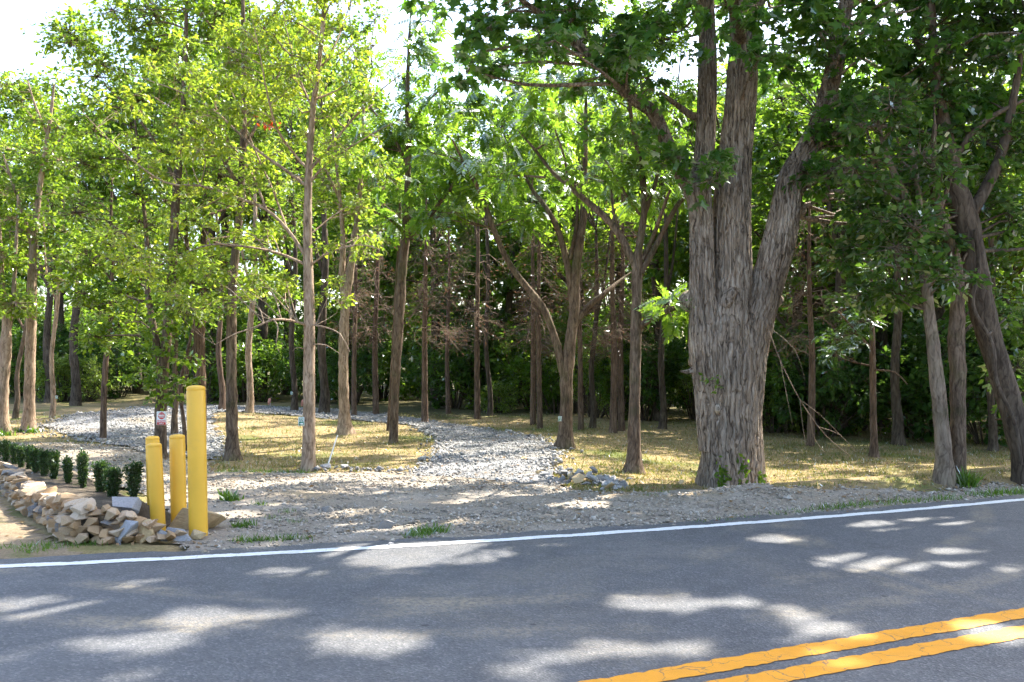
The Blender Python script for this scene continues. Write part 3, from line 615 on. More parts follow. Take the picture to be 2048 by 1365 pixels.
# a sprig on the trunk and ivy round the foot
sp = np.array([up(1430, 765, mbase[1] - .5), up(1415, 755, mbase[1] - .5), up(1440, 775, mbase[1] - .52)]); pos, d, n, t0, t1 = fill_clumps(sp, np.full((3, 3), .09), 4, 3)
iv = np.concatenate([up(1445, 955, mbase[1] - .43) + rng.normal(0, 1, (60, 3)) * [.035, .02, .1], up(1487, 945, mbase[1] - .42) + rng.normal(0, 1, (60, 3)) * [.03, .02, .12], up(1520, 965, mbase[1] - .3) + rng.normal(0, 1, (50, 3)) * [.05, .03, .05]])
ii = rng.normal(0, .5, (len(iv), 3)) + [0, -1, .3]
link('ivy', leaf_mesh('ivy', np.concatenate([pos, iv]), np.concatenate([d, rng.normal(0, 1, iv.shape) * [1, .3, 1]]), np.concatenate([n, ii]), .065, T_OVAL, M['leaf_mid'], mbase), maple)

# slim young tree with yellowing leaves
T1 = tree('young_maple', 'slim tree with sparse yellow-green leaves and straight pale trunk beside the leaning rod', 'tree', (617, 941),
     [[(617, 941, 14), (618, 860, 12.5), (618, 745, 12), (619, 640, 11.5), (617, 560, 10), (615, 480, 9), (616, 390, 8), (620, 300, 7), (626, 220, 6), (636, 140, 5), (645, 60, 4.5), (650, -40, 4), (655, -160, 2.5), (656, -260, 1)],
      [(613, 515, 5.5), (575, 460, 5), (530, 418, 4.5), (470, 395, 3.8), (400, 372, 3, -.3), (330, 365, 2.4, -.5), (240, 300, 1.6, -.7), (165, 225, .8, -.9)],
      [(613, 372, 5), (570, 340, 4.5), (520, 305, 4), (470, 260, 3.2, .4), (420, 215, 2.6, .7), (350, 180, 2, 1), (250, 145, 1, 1.2)],
      [(617, 340, 4), (590, 310, 3.6), (555, 260, 3, -.4), (535, 190, 2.3, -.7), (520, 110, 1.5, -.9), (505, 40, .8, -1)],
      [(620, 340, 4.2), (655, 300, 3.8), (700, 245, 3, .3), (745, 195, 2.3, .5), (800, 150, 1.2, .8)],
      [(621, 365, 3.6), (650, 330, 3.2), (700, 295, 2.4, -.4), (760, 260, 1.4, -.7), (800, 240, .7, -.8)],
      [(612, 530, 4.5), (560, 508, 3.6), (500, 495, 3, -.5), (420, 490, 2.2, -.8), (340, 520, 1.2, -1)],
      [(533, 420, 3.6), (500, 340, 3), (460, 290, 2.4), (400, 250, 1.8), (300, 190, 1)],
      [(575, 460, 3), (545, 380, 2.8, .3), (510, 300, 2.2, .5), (470, 200, 1.4, .8), (440, 110, .8, 1)],
      [(626, 220, 3.4), (600, 160, 2.8, .3), (580, 90, 2, .5), (560, 0, 1, .8)],
      [(634, 150, 3), (665, 100, 2.4), (690, 40, 1.8, .4), (710, -30, 1, .6)],
      [(622, 530, 3.2), (660, 505, 2.4, -.3), (720, 490, 1.8, -.5), (760, 500, .9, -.6)],
      [(620, 470, 2.6), (670, 430, 2, .3), (720, 405, 1.4, .5), (750, 430, .8, .6)],
      [(612, 650, 4, -.05), (580, 641, 3.4, -.3), (545, 640, 3, -.6), (510, 655, 2.4, -.8), (470, 668, 1.4, -1), (430, 690, .7, -1.1)],
      [(548, 641, 2.2, -.6), (556, 655, 1.8, -.7), (552, 690, 1.1, -.8), (560, 705, .5, -.8)],
      [(622, 650, 2.6), (650, 655, 2, -.3), (680, 668, 1.4, -.5), (700, 705, .7, -.6)], [(622, 690, 1.8), (650, 690, 1.4, -.2), (690, 715, .6, -.4)], [(612, 700, 2), (595, 695, 1.2, -.2), (585, 703, .5, -.3)]],
     [(420, 170, 130, 90, 0), (330, 240, 110, 80, 0), (520, 110, 120, 90, 0), (600, 60, 90, 90, 0), (560, 230, 110, 80, 0), (470, 290, 110, 80, 0), (680, 190, 90, 100, 0), (650, -20, 90, 90, 0), (280, 330, 80, 60, 0), (400, 380, 90, 50, 0), (340, 500, 110, 70, -.6), (480, 480, 90, 60, 0), (560, 560, 90, 60, 0), (700, 300, 80, 60, 0), (700, 480, 70, 60, 0), (740, 430, 40, 40, 0), (660, 590, 50, 60, 0), (450, 590, 90, 60, 0), (640, -150, 80, 80, 0), (225, 230, 50, 60, -.6), (370, 600, 60, 50, -.4), (520, 380, 90, 60, 0)],
     M['leaf_yellow'], T_OVAL, .068, M['bark_light'], ntw=10, nlv=10, clump=.26, dens=.6, sides=16, knob=.09, flare=.18, seed=5, twr=.003, depthk=1.4, droop=.5, limbk=.72)
b1 = np.array(T1.location)
mb = MB(); rd = np.array([up(540, 247, b1[1] - .4), up(525, 243, b1[1] - .4), up(552, 252, b1[1] - .4), up(700, 440, b1[1]), up(405, 75, b1[1] + .3)]); pos, d, n, t0, t1 = fill_clumps(rd, np.full((5, 3), .1), 4, 4); k5 = (np.repeat(np.arange(5), 16) < 3) & (rng.uniform(0, 1, 80) < .55)
link('red_leaves', leaf_mesh('red', pos[k5], d[k5], n[k5], .075, T_OVAL, M['leaf_red'], b1), T1)

tree('walnut_tree', 'straight dark trunk with one limb forking right, standing in the grass island near drive', 'tree', (787, 886),
     [[(787, 886, 8.5), (790, 800, 8), (795, 700, 9), (801, 600, 9.5), (806, 520, 9), (812, 470, 9), (815, 380, 7), (816, 290, 6), (815, 190, 4.5), (818, 90, 3), (822, 20, 1.5)],
      [(812, 480, 6), (835, 455, 5.5), (865, 425, 4.6, -.3), (895, 385, 3.6, -.6), (930, 350, 2.4, -.8), (980, 320, 1.2, -1)],
      [(815, 330, 3.5), (790, 280, 3), (760, 240, 2.2, .3), (730, 200, 1.2, .6)], [(816, 260, 3.2), (850, 210, 2.6, -.2), (890, 170, 1.6, -.4)], [(810, 470, 3.2), (780, 440, 2.4, -.3), (740, 420, 1.5, -.6)]],
     [(830, 200, 70, 90, 0), (760, 270, 60, 70, 0), (870, 300, 80, 70, 0), (910, 380, 80, 60, -.6), (840, 400, 50, 50, -.5), (760, 400, 60, 60, 0), (960, 330, 70, 50, -.6), (820, 90, 60, 70, 0), (780, 160, 60, 60, 0), (720, 330, 50, 60, .5), (890, 220, 60, 60, 0)],
     M['leaf_mid'], T_WALNUT, .30, M['bark_brown'], ntw=11, nlv=3, clump=.5, dens=1.28, gaps=False, seed=7, droop=.55, sides=12)
tree('slender_tree', 'thin companion trunk close behind the straight dark walnut in the grass island', 'tree', (777, 862),
     [[(777, 862, 4.5), (784, 760, 4.5), (790, 640, 4.2), (797, 520, 4), (800, 430, 3), (802, 350, 2)]], [], None, None, .1, M['bark_brown'], seed=8, sides=8)
tree('island_tree', 'light brown trunk with flared roots forking low, behind the leaning white rod', 'tree', (690, 868),
     [[(690, 868, 13), (688, 820, 10), (687, 740, 10), (688, 660, 9.5), (692, 600, 9), (700, 545, 8), (709, 480, 6), (718, 400, 5), (724, 300, 4), (728, 190, 2.5)],
      [(690, 600, 7), (684, 550, 6.5), (686, 480, 5), (680, 400, 4), (670, 300, 3), (660, 210, 2)], [(718, 400, 3), (745, 330, 2.4), (770, 260, 1.4)], [(680, 400, 3), (650, 340, 2.4), (610, 290, 1.4)]],
     [(690, 330, 90, 80, .5), (740, 120, 70, 70, .5), (690, 60, 70, 60, .6), (765, 175, 45, 50, .5), (720, -20, 60, 50, .5), (740, 260, 80, 80, .5), (640, 270, 80, 80, .8), (700, 180, 90, 70, .5), (720, 440, 60, 60, .3), (650, 420, 70, 60, .8), (770, 350, 50, 60, .5), (620, 360, 60, 60, 1)],
     M['leaf_fresh'], T_OVAL, 0.09, M['bark_light'], ntw=32, nlv=11, clump=.62, dens=1.31, seed=9, sides=12, flare=.7)
tree('rough_tree', 'thick dark trunk with bare snapped twigs, just right of the tall yellow bollard', 'tree', (466, 921),
     [[(466, 921, 15), (464, 870, 11.5), (463, 760, 11), (463, 650, 10), (466, 560, 9), (474, 480, 8), (482, 380, 7), (487, 260, 6), (488, 140, 5), (486, 20, 4), (484, -120, 2)],
      [(482, 380, 4), (440, 310, 3.4), (400, 250, 2.5, .4), (360, 190, 1.4, .7)], [(486, 300, 4), (530, 220, 3, .4), (560, 140, 2, .8)], [(488, 140, 3.4), (440, 70, 2.6), (390, 20, 1.6)], [(488, 110, 3.2), (540, 40, 2.5), (590, -30, 1.4)]],
     [(430, 230, 100, 90, .7), (520, 160, 100, 90, .9), (400, 110, 100, 90, .9), (480, 30, 120, 90, .6), (240, 20, 90, 70, 1.2), (150, 30, 50, 60, 1.4), (340, 40, 100, 80, 1), (560, 20, 90, 80, 1), (470, -110, 120, 90, .4), (540, 290, 80, 70, 1), (360, 320, 80, 70, 1), (450, 400, 70, 60, .6)],
     M['leaf_fresh'], T_OVAL, 0.088, M['bark_brown'], ntw=32, nlv=11, clump=.6, dens=1.24, seed=10, sides=14, flare=.45)
signtree = tree('sign_tree', 'grey forked trunk wearing the red and white sign, leafy sprouts up its stem', 'tree', (322, 917),
     [[(322, 917, 12), (321, 860, 11.5), (322, 800, 11), (326, 740, 11), (333, 680, 10), (338, 620, 9.5), (344, 540, 9), (349, 450, 8.5), (354, 370, 8), (362, 280, 6.5), (368, 180, 5), (372, 60, 4), (374, -60, 2)],
      [(322, 745, 8), (314, 690, 7), (304, 640, 6.5), (296, 590, 6), (296, 530, 5), (290, 440, 4), (280, 340, 3), (270, 240, 2)], [(354, 370, 4), (320, 300, 3.4), (270, 230, 2.6), (210, 170, 1.6)], [(362, 270, 3.4), (400, 200, 2.6, .4), (440, 150, 1.5, .8)], [(296, 540, 3), (260, 480, 2.5), (210, 440, 1.5)],
      [(300, 610, 1.6, -.2), (285, 600, 1.5, -.4), (275, 610, 1, -.5), (272, 630, .5, -.5)]],
     [(270, 230, 90, 80, .3), (200, 180, 70, 70, .6), (330, 140, 100, 80, .6), (230, 330, 90, 80, .6), (200, 430, 80, 70, .4), (290, 460, 80, 70, .2), (260, 560, 90, 60, .2), (350, 560, 50, 60, -.3), (300, 60, 110, 80, .6), (190, 90, 70, 70, .8), (360, -40, 110, 90, .5), (150, 260, 60, 60, .8), (240, 650, 70, 50, .5), (380, 640, 50, 60, -.3), (180, 540, 80, 60, .9), (320, 360, 70, 70, .3)],
     M['leaf_fresh'], T_OVAL, 0.084, M['bark_brown'], ntw=32, nlv=11, clump=.56, dens=1.33, seed=12, sides=14, flare=.3)
bs = np.array(signtree.location); sp = np.array([up(x, y, bs[1] - .25) for x, y in ((302, 742), (310, 775), (336, 690), (268, 722), (352, 762), (348, 712), (296, 668), (250, 766), (315, 800), (350, 792), (378, 720), (280, 690), (330, 650), (385, 765), (236, 700))])
pos, d, n, t0, t1 = fill_clumps(sp, np.full((len(sp), 3), 1.0) * rng.uniform(.12, .38, (len(sp), 1)) * [[1.4, 1, .7]], 9, 5, .5)
tag(link('sprouts', leaf_mesh('sprouts', pos, d, n, .1, T_OVAL, M['leaf_fresh'], bs), signtree), kind='stuff')
tree('thin_leaner', 'thin grey leaning stem directly right of the tree with the red sign', 'tree', (349, 868),
     [[(346, 868, 6.5), (349, 830, 6), (353, 790, 5.5), (350, 740, 5), (352, 690, 4), (346, 640, 3), (340, 590, 2)]], [(350, 700, 50, 45, 0), (365, 640, 50, 45, 0), (330, 660, 40, 40, 0)], M['leaf_fresh'], T_OVAL, .11, M['bark_brown'], ntw=14, nlv=6, clump=.4, dens=.6, seed=13)
tree('thin_leaner', 'very thin dark stem slanting up behind the two right-hand bollards', 'tree', (372, 905),
     [[(372, 905, 4.5), (368, 850, 4.2), (362, 800, 4), (364, 750, 3.5), (378, 690, 3), (388, 640, 2.2), (392, 600, 1.4)]], [], None, None, .1, M['bark_red'], seed=14, sides=8)
tree('forked_tree', 'stout reddish trunk rising behind the top of the tallest bollard', 'tree', (400, 862),
     [[(402, 862, 12), (401, 760, 11), (399, 690, 11), (400, 640, 12), (403, 570, 8), (408, 480, 7), (412, 380, 6), (414, 260, 4), (416, 160, 2.5)],
      [(398, 660, 7), (388, 620, 6), (382, 560, 5), (372, 470, 4), (368, 370, 3), (362, 260, 1.8)], [(392, 690, 5), (378, 720, 4.5), (372, 760, 3.6)], [(410, 420, 3), (440, 350, 2.4), (470, 300, 1.4)]],
     [(400, 480, 80, 70, 0), (450, 400, 80, 70, .5), (360, 420, 70, 70, .5), (410, 300, 90, 80, .5), (440, 560, 70, 60, 0), (400, 190, 90, 80, .5), (370, 560, 60, 50, 0), (480, 500, 60, 60, .5), (520, 580, 60, 50, 1.0), (520, 470, 70, 60, 1.5), (570, 420, 60, 60, 2)],
     M['leaf_fresh'], T_OVAL, 0.095, M['bark_red'], ntw=32, nlv=11, clump=.66, dens=1.31, seed=15, sides=12, flare=.2)
tree('crooked_sapling', 'slender crooked reddish trunk standing at the edge of the left gravel turnaround', 'tree', (206, 879),
     [[(206, 879, 6.5), (207, 830, 6), (209, 770, 6), (213, 710, 5.5), (219, 680, 5.5), (222, 640, 5), (223, 580, 4.5), (224, 520, 4), (222, 440, 3), (224, 360, 2)], [(222, 560, 2), (190, 520, 1.6), (150, 500, 1)], [(223, 480, 2), (255, 440, 1.5), (280, 410, 1)]],
     [(222, 520, 60, 50, 0), (190, 600, 60, 40, .3), (250, 600, 50, 40, -.2), (160, 520, 60, 50, .5), (230, 430, 70, 60, .4), (270, 520, 50, 50, .3), (180, 420, 60, 60, .6), (220, 340, 70, 60, .6)],
     M['leaf_fresh'], T_OVAL, 0.09, M['bark_red'], ntw=32, nlv=11, clump=.58, dens=1.4, seed=16, flare=.2)
tree('tall_pale_tree', 'tall straight pale trunk, second from the picture\'s left edge', 'tree', (58, 863),
     [[(58, 863, 13), (59, 820, 10.5), (60, 740, 10), (62, 660, 9.5), (64, 570, 9), (66, 490, 7.5), (74, 420, 6), (86, 330, 5), (100, 240, 3.5), (108, 170, 2)],
      [(66, 500, 5), (50, 440, 4), (30, 380, 3), (10, 320, 2)], [(68, 545, 2.5), (110, 520, 2.2), (150, 500, 1.2)], [(86, 330, 3), (120, 280, 2.2), (150, 250, 1.4)], [(95, 270, 3), (70, 210, 2), (55, 160, 1.2)]],
     [(60, 420, 80, 70, 0), (20, 350, 80, 70, .4), (110, 350, 70, 70, .4), (70, 280, 80, 60, .4), (30, 210, 60, 60, .6), (110, 450, 70, 60, .2), (20, 480, 70, 60, .3), (130, 260, 50, 50, .6), (50, 160, 45, 45, .6), (-40, 400, 80, 80, .5), (140, 520, 50, 50, 0), (-20, 260, 70, 70, .8)],
     M['leaf_fresh'], T_OVAL, 0.098, M['bark_light'], ntw=32, nlv=11, clump=.66, dens=1.33, seed=17, sides=12, flare=.4)
tree('left_edge_tree', 'pale trunk forking in two at the very left edge of the picture', 'tree', (6, 870),
     [[(4, 870, 13), (5, 820, 10), (9, 740, 10), (12, 690, 11), (13, 660, 9), (9, 620, 6), (4, 560, 5), (0, 480, 4), (-6, 380, 2.5)],
      [(15, 670, 6), (22, 630, 5), (27, 590, 4.5), (30, 530, 3.5), (34, 450, 2.5), (36, 390, 1.6)]],
     [(10, 570, 50, 45, 0), (-20, 500, 70, 60, 0), (40, 520, 45, 50, .3), (20, 620, 30, 30, -.3), (0, 420, 70, 60, .3)],
     M['leaf_fresh'], T_OVAL, 0.095, M['bark_light'], ntw=32, nlv=11, clump=.6, dens=1.24, seed=18, sides=12, flare=.4)
tree('drive_tree', 'brown trunk with a long limb leaning left, carrying a small green sign by the drive', 'tree', (1131, 897),
     [[(1131, 897, 17), (1132, 860, 13), (1134, 800, 12), (1133, 755, 13), (1138, 710, 11.5), (1144, 660, 11), (1150, 610, 10), (1150, 560, 9.5), (1157, 500, 9), (1166, 440, 7.5), (1169, 380, 6.5), (1170, 300, 5), (1172, 200, 3.5), (1170, 110, 2)],
      [(1128, 750, 9), (1118, 705, 8.5), (1104, 660, 8), (1085, 615, 7.5), (1058, 580, 7), (1030, 545, 6.5), (1004, 500, 6), (986, 455, 5.5), (968, 405, 5), (952, 368, 4, -.3), (930, 330, 3, -.5), (905, 280, 1.8, -.8)],
      [(1147, 620, 8), (1140, 560, 7), (1130, 510, 6.5), (1116, 460, 6), (1095, 420, 5), (1062, 375, 3.6, .3), (1035, 320, 2.2, .6)],
      [(1150, 650, 6.5), (1175, 615, 6), (1205, 590, 5), (1240, 562, 3.4, .3), (1262, 545, 1.5, .5)],
      [(1140, 520, 4.5), (1150, 470, 4), (1155, 420, 3.5), (1148, 350, 2.4)], [(968, 405, 2.6), (985, 370, 2), (1010, 340, 1.2)],
      [(1136, 700, 1.6, -.2), (1137, 760, 1.5, -.24), (1138, 830, 1.2, -.24), (1141, 885, 1, -.25)]],
     [(940, 310, 80, 60, -.4), (1010, 280, 80, 60, 0), (900, 420, 70, 50, -.4), (1080, 300, 90, 60, .3), (1170, 250, 90, 70, .4), (1000, 400, 70, 45, .4), (1060, 440, 50, 35, .3), (1160, 150, 110, 80, .6), (1020, 190, 100, 70, .6), (930, 220, 80, 60, .4), (1230, 330, 60, 50, .5), (1100, 380, 60, 40, .4), (1170, 60, 110, 70, .6), (1020, 90, 100, 70, .8)],
     M['leaf_mid'], T_WALNUT, .30, M['bark_brown'], ntw=10, nlv=3, clump=.52, dens=0.99, gaps=False, seed=20, sides=14, flare=.4, droop=.6)
tree('lawn_tree', 'straight brown trunk opening into a vase of limbs, left of the old maple', 'tree', (1267, 945),
     [[(1267, 945, 17), (1267, 900, 12.5), (1269, 800, 11.5), (1271, 700, 11.5), (1273, 620, 11), (1274, 560, 10.5), (1276, 510, 9), (1284, 460, 7.5), (1289, 410, 6.5), (1284, 350, 6), (1275, 300, 5), (1264, 250, 4), (1258, 180, 3), (1255, 90, 2)],
      [(1272, 535, 8.5), (1255, 500, 8), (1236, 465, 7.5), (1205, 430, 7), (1170, 400, 6), (1135, 370, 5, .2), (1105, 345, 4, .3), (1070, 300, 3, .5), (1035, 260, 1.8, .8)],
      [(1282, 545, 6.5), (1302, 510, 6), (1330, 455, 5.2), (1352, 415, 4.6), (1375, 385, 4, .3), (1400, 330, 2.4, .6)],
      [(1284, 520, 5), (1304, 480, 4.4), (1322, 430, 3.8, -.3), (1340, 380, 2.6, -.6)], [(1289, 430, 4.5), (1304, 390, 4), (1316, 345, 3), (1322, 280, 1.8)],
      [(1276, 655, 7), (1298, 640, 6.5), (1330, 625, 5.5, -.2), (1366, 608, 4.4, -.4), (1400, 590, 2.5, -.6)], [(1280, 430, 3), (1255, 395, 2.6), (1235, 360, 2), (1210, 320, 1.2)], [(1135, 370, 3), (1130, 320, 2.4), (1110, 260, 1.6)], [(1090, 355, 2.6), (1040, 352, 2, .2), (980, 353, 1.2, .3), (950, 350, .6, .3)], [(1240, 470, 3.4), (1226, 420, 3), (1222, 370, 2, .2)]],
     [(1290, 310, 50, 45, 0), (1240, 250, 80, 60, .3), (1120, 300, 80, 55, .4), (1060, 250, 80, 60, .4), (1000, 340, 60, 30, .3), (1330, 300, 50, 60, .4), (1380, 360, 50, 50, .5), (1190, 360, 60, 35, .3), (1240, 160, 90, 80, .3), (1330, 200, 80, 80, .3), (1240, 60, 110, 80, .3), (1340, 80, 90, 90, .3), (1330, 600, 40, 28, -.3), (1380, 620, 40, 30, -.5), (1300, 400, 35, 30, .3), (1130, 180, 90, 70, .4)],
     M['leaf_mid'], T_WALNUT, .26, M['bark_brown'], ntw=10, nlv=3, clump=.44, dens=0.96, gaps=False, seed=22, sides=14, flare=.5, droop=.6)
# right-hand group
tree('pale_leaner', 'pale grey trunk, lit side towards the maple, left of the close pair at right', 'tree', (1889, 963),
     [[(1892, 963, 20), (1889, 920, 16), (1882, 840, 14.5), (1874, 760, 13.5), (1866, 690, 12.5), (1858, 620, 11), (1848, 540, 10), (1835, 470, 9), (1816, 410, 8), (1795, 360, 7), (1770, 300, 5), (1750, 220, 3)],
      [(1835, 480, 6), (1840, 420, 5.5), (1832, 350, 5), (1820, 280, 3.5)], [(1816, 410, 4), (1780, 390, 3.4), (1740, 370, 2.4)]],
     [(1770, 480, 70, 60, .6), (1720, 430, 70, 60, .8), (1810, 560, 70, 60, .3), (1760, 590, 70, 50, .5), (1850, 480, 70, 60, .3), (1760, 340, 90, 70, .5), (1700, 530, 50, 50, .8), (1840, 390, 80, 60, .4), (1880, 570, 50, 50, -.4), (1840, 500, 50, 50, -.6), (1800, 420, 60, 50, -.5), (1760, 330, 70, 60, -.5), (1835, 320, 70, 60, -.5), (1740, 240, 60, 60, -.4), (1800, 230, 70, 60, -.3)],
     M['leaf_dark'], T_OVAL, .10, M['bark_mid'], ntw=22, nlv=9, clump=.44, dens=.8, seed=24, sides=16, flare=.3)
tree('dark_pair_tree', 'dark ivy-footed trunk pressed against the pale grey leaning one', 'tree', (1914, 960),
     [[(1914, 960, 16), (1916, 900, 14), (1916, 820, 15), (1915, 740, 16), (1912, 680, 16), (1916, 610, 14), (1914, 550, 13), (1902, 490, 12), (1884, 440, 10), (1872, 400, 8), (1866, 340, 6), (1870, 250, 4)],
      [(1884, 440, 7), (1850, 425, 6), (1815, 440, 5), (1800, 440, 3)], [(1880, 420, 5), (1900, 360, 4), (1910, 300, 2.5)]],
     [(1890, 330, 90, 70, .3), (1830, 300, 80, 70, .5), (1930, 420, 80, 60, .3), (1880, 230, 100, 80, .4), (1960, 560, 60, 60, .8), (1970, 650, 60, 60, 1.2)],
     M['leaf_dark'], T_OVAL, .11, M['bark_brown'], ntw=22, nlv=9, clump=.5, dens=.7, seed=25, sides=16, flare=.3)
tree('vine_leaner', 'big vine-wrapped trunk leaning left out of the lower right corner of the lawn', 'tree', (2052, 958),
     [[(2056, 958, 25), (2046, 900, 23), (2024, 820, 23), (2000, 740, 23), (1978, 670, 24), (1962, 610, 25), (1950, 550, 25), (1938, 480, 25), (1925, 420, 24), (1915, 380, 20), (1900, 310, 16), (1885, 240, 14), (1872, 170, 11), (1865, 60, 8), (1860, -80, 5)],
      [(1930, 440, 14), (1958, 400, 13), (1985, 350, 11), (2010, 280, 9), (2030, 180, 7), (2050, 60, 4)], [(1915, 390, 9), (1890, 405, 8), (1862, 425, 7), (1840, 440, 5)], [(1905, 330, 7), (1940, 270, 6), (1990, 230, 5), (2050, 200, 3)],
      [(2042, 930, 4, -.28), (2030, 850, 4, -.3), (1992, 760, 4, -.32), (1985, 690, 4, -.32), (1945, 610, 4, -.32), (1958, 540, 4, -.32), (1950, 460, 4, -.3)]],
     [(1930, 20, 90, 60, .9), (2030, 60, 90, 70, .9), (1800, 20, 80, 60, .9), (1960, -90, 110, 70, .9), (1990, 280, 90, 80, 0), (1930, 180, 100, 80, .3), (2060, 150, 100, 100, 0), (1990, 60, 120, 90, .3), (2070, 340, 80, 90, .3), (2010, 420, 60, 60, .6), (1860, 100, 110, 90, .3), (2060, 480, 60, 70, 1), (1900, -40, 140, 100, .3), (2100, 0, 130, 100, 0), (2040, 600, 50, 60, 1.3), (2050, 760, 40, 60, 1.5)],
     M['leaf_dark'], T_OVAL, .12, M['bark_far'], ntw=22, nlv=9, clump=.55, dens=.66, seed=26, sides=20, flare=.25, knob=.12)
tree('hemlock_sapling', 'small reddish-trunked evergreen with feathery pale green sprays on the right lawn', 'tree', (1749, 915),
     [[(1749, 915, 9), (1748, 880, 7), (1746, 800, 6.5), (1745, 720, 6), (1744, 650, 5), (1743, 580, 3.5), (1742, 520, 2)], [(1745, 700, 2.5), (1700, 650, 2, -.4), (1665, 610, 1, -.6)], [(1745, 740, 2), (1790, 745, 1.6, -.4), (1815, 770, .8, -.6)]],
     [(1680, 600, 38, 28, -.5), (1700, 640, 40, 30, -.4), (1745, 690, 45, 35, -.3), (1790, 740, 30, 24, -.5), (1720, 700, 35, 25, -.3), (1745, 600, 50, 40, 0), (1780, 660, 40, 30, .2), (1690, 710, 35, 28, .2), (1745, 540, 35, 35, .2), (1680, 680, 30, 20, -.4)],
     M['leaf_cedar'], T_FROND, .20, M['bark_red'], ntw=16, nlv=4, clump=.36, dens=1.1, seed=27, flare=.5, droop=.3)

# the tops of the biggest trees, high above the frame
def upper_crown(root, ells, leaf, lsize, n, clump=.9, ntw=24, nlv=9, top=(0, 0, 0), r0=.09):
    b = np.array(root.location); C = []
    for (x, y, z, rx, ry, rz), k in ells_n(ells, n):
        C.append(np.array([x, y, z]) + nrm(rng.normal(0, 1, (k, 3))) * rng.uniform(0, 1, (k, 1)) ** .45 * [rx, ry, rz])
    C = np.concatenate(C); Rr = clump * rng.uniform(.6, 1.25, (len(C), 1)) * np.array([[1.1, 1.1, .7]]); mb = MB(); cen = C.mean(0)
    top = np.array(top, float); A = []
    for k in range(9):                              # limbs fan out from the top of the trunk, each clump hangs on the nearest one
        e = C[int(k * len(C) / 9)]; m1 = top * .62 + e * .38 + [0, 0, .35] + rng.normal(0, .2, 3); m2 = top * .3 + e * .7 + [0, 0, .2] + rng.normal(0, .25, 3)
        A.append(tube(mb, [(*top, r0 * rng.uniform(.6, 1)), (*m1, r0 * .6), (*m2, r0 * .38), (*e, r0 * .15)], 8, .25, .12, 0, False, k))
    A = np.concatenate(A)
    for c in C[~sunlit_gap(C)]:
        a = A[int(np.argmin(np.linalg.norm(A[:, :3] - c, axis=1)))]; ra = min(a[3] * .6, .035); tube(mb, [(*a[:3], ra), (*((a[:3] + c) / 2 + [0, 0, .1]), ra * .7), (*c, .008)], 5, .5, .1, 0, False)
    pos, d, nn, t0, t1 = fill_clumps(C, Rr, ntw, nlv); kt = ~sunlit_gap((t0 + t1) / 2); spikes(mb, t0[kt], t1[kt], .006)
    tag(link('branchwork', mb.mesh('wood', M['bark_brown'], True, b), root), kind='stuff'); kp = ~sunlit_gap(pos); link('crown', leaf_mesh('leaves', pos[kp], d[kp], nn[kp], lsize, T_OVAL, leaf, b), root)
def ells_n(ells, n):
    v = np.array([e[3] * e[4] * e[5] for e in ells]); return [(e, max(3, int(n * q / v.sum()))) for e, q in zip(ells, v)]
upper_crown(maple, [(2.4, 12.2, 11.5, 3.6, 3.4, 1.8), (3.4, 12.5, 14, 2.8, 2.8, 1.6), (.2, 11.4, 9.8, 2.0, 2.4, 1.2)], M['leaf_maple'], .19, 40, .95, 60, top=up(1478, -150, 12.0), r0=.12)
upper_crown(bpy.data.objects['vine_leaner'], [(6.6, 12.8, 9.5, 3.2, 3.0, 1.9), (7.4, 12.2, 12.6, 3.4, 2.8, 1.6), (8.4, 11.8, 8.0, 2.2, 2.2, 1.2)], M['leaf_mid'], .19, 46, .95, 60, top=up(1861, -60, float(bpy.data.objects['vine_leaner'].location.y)), r0=.05)

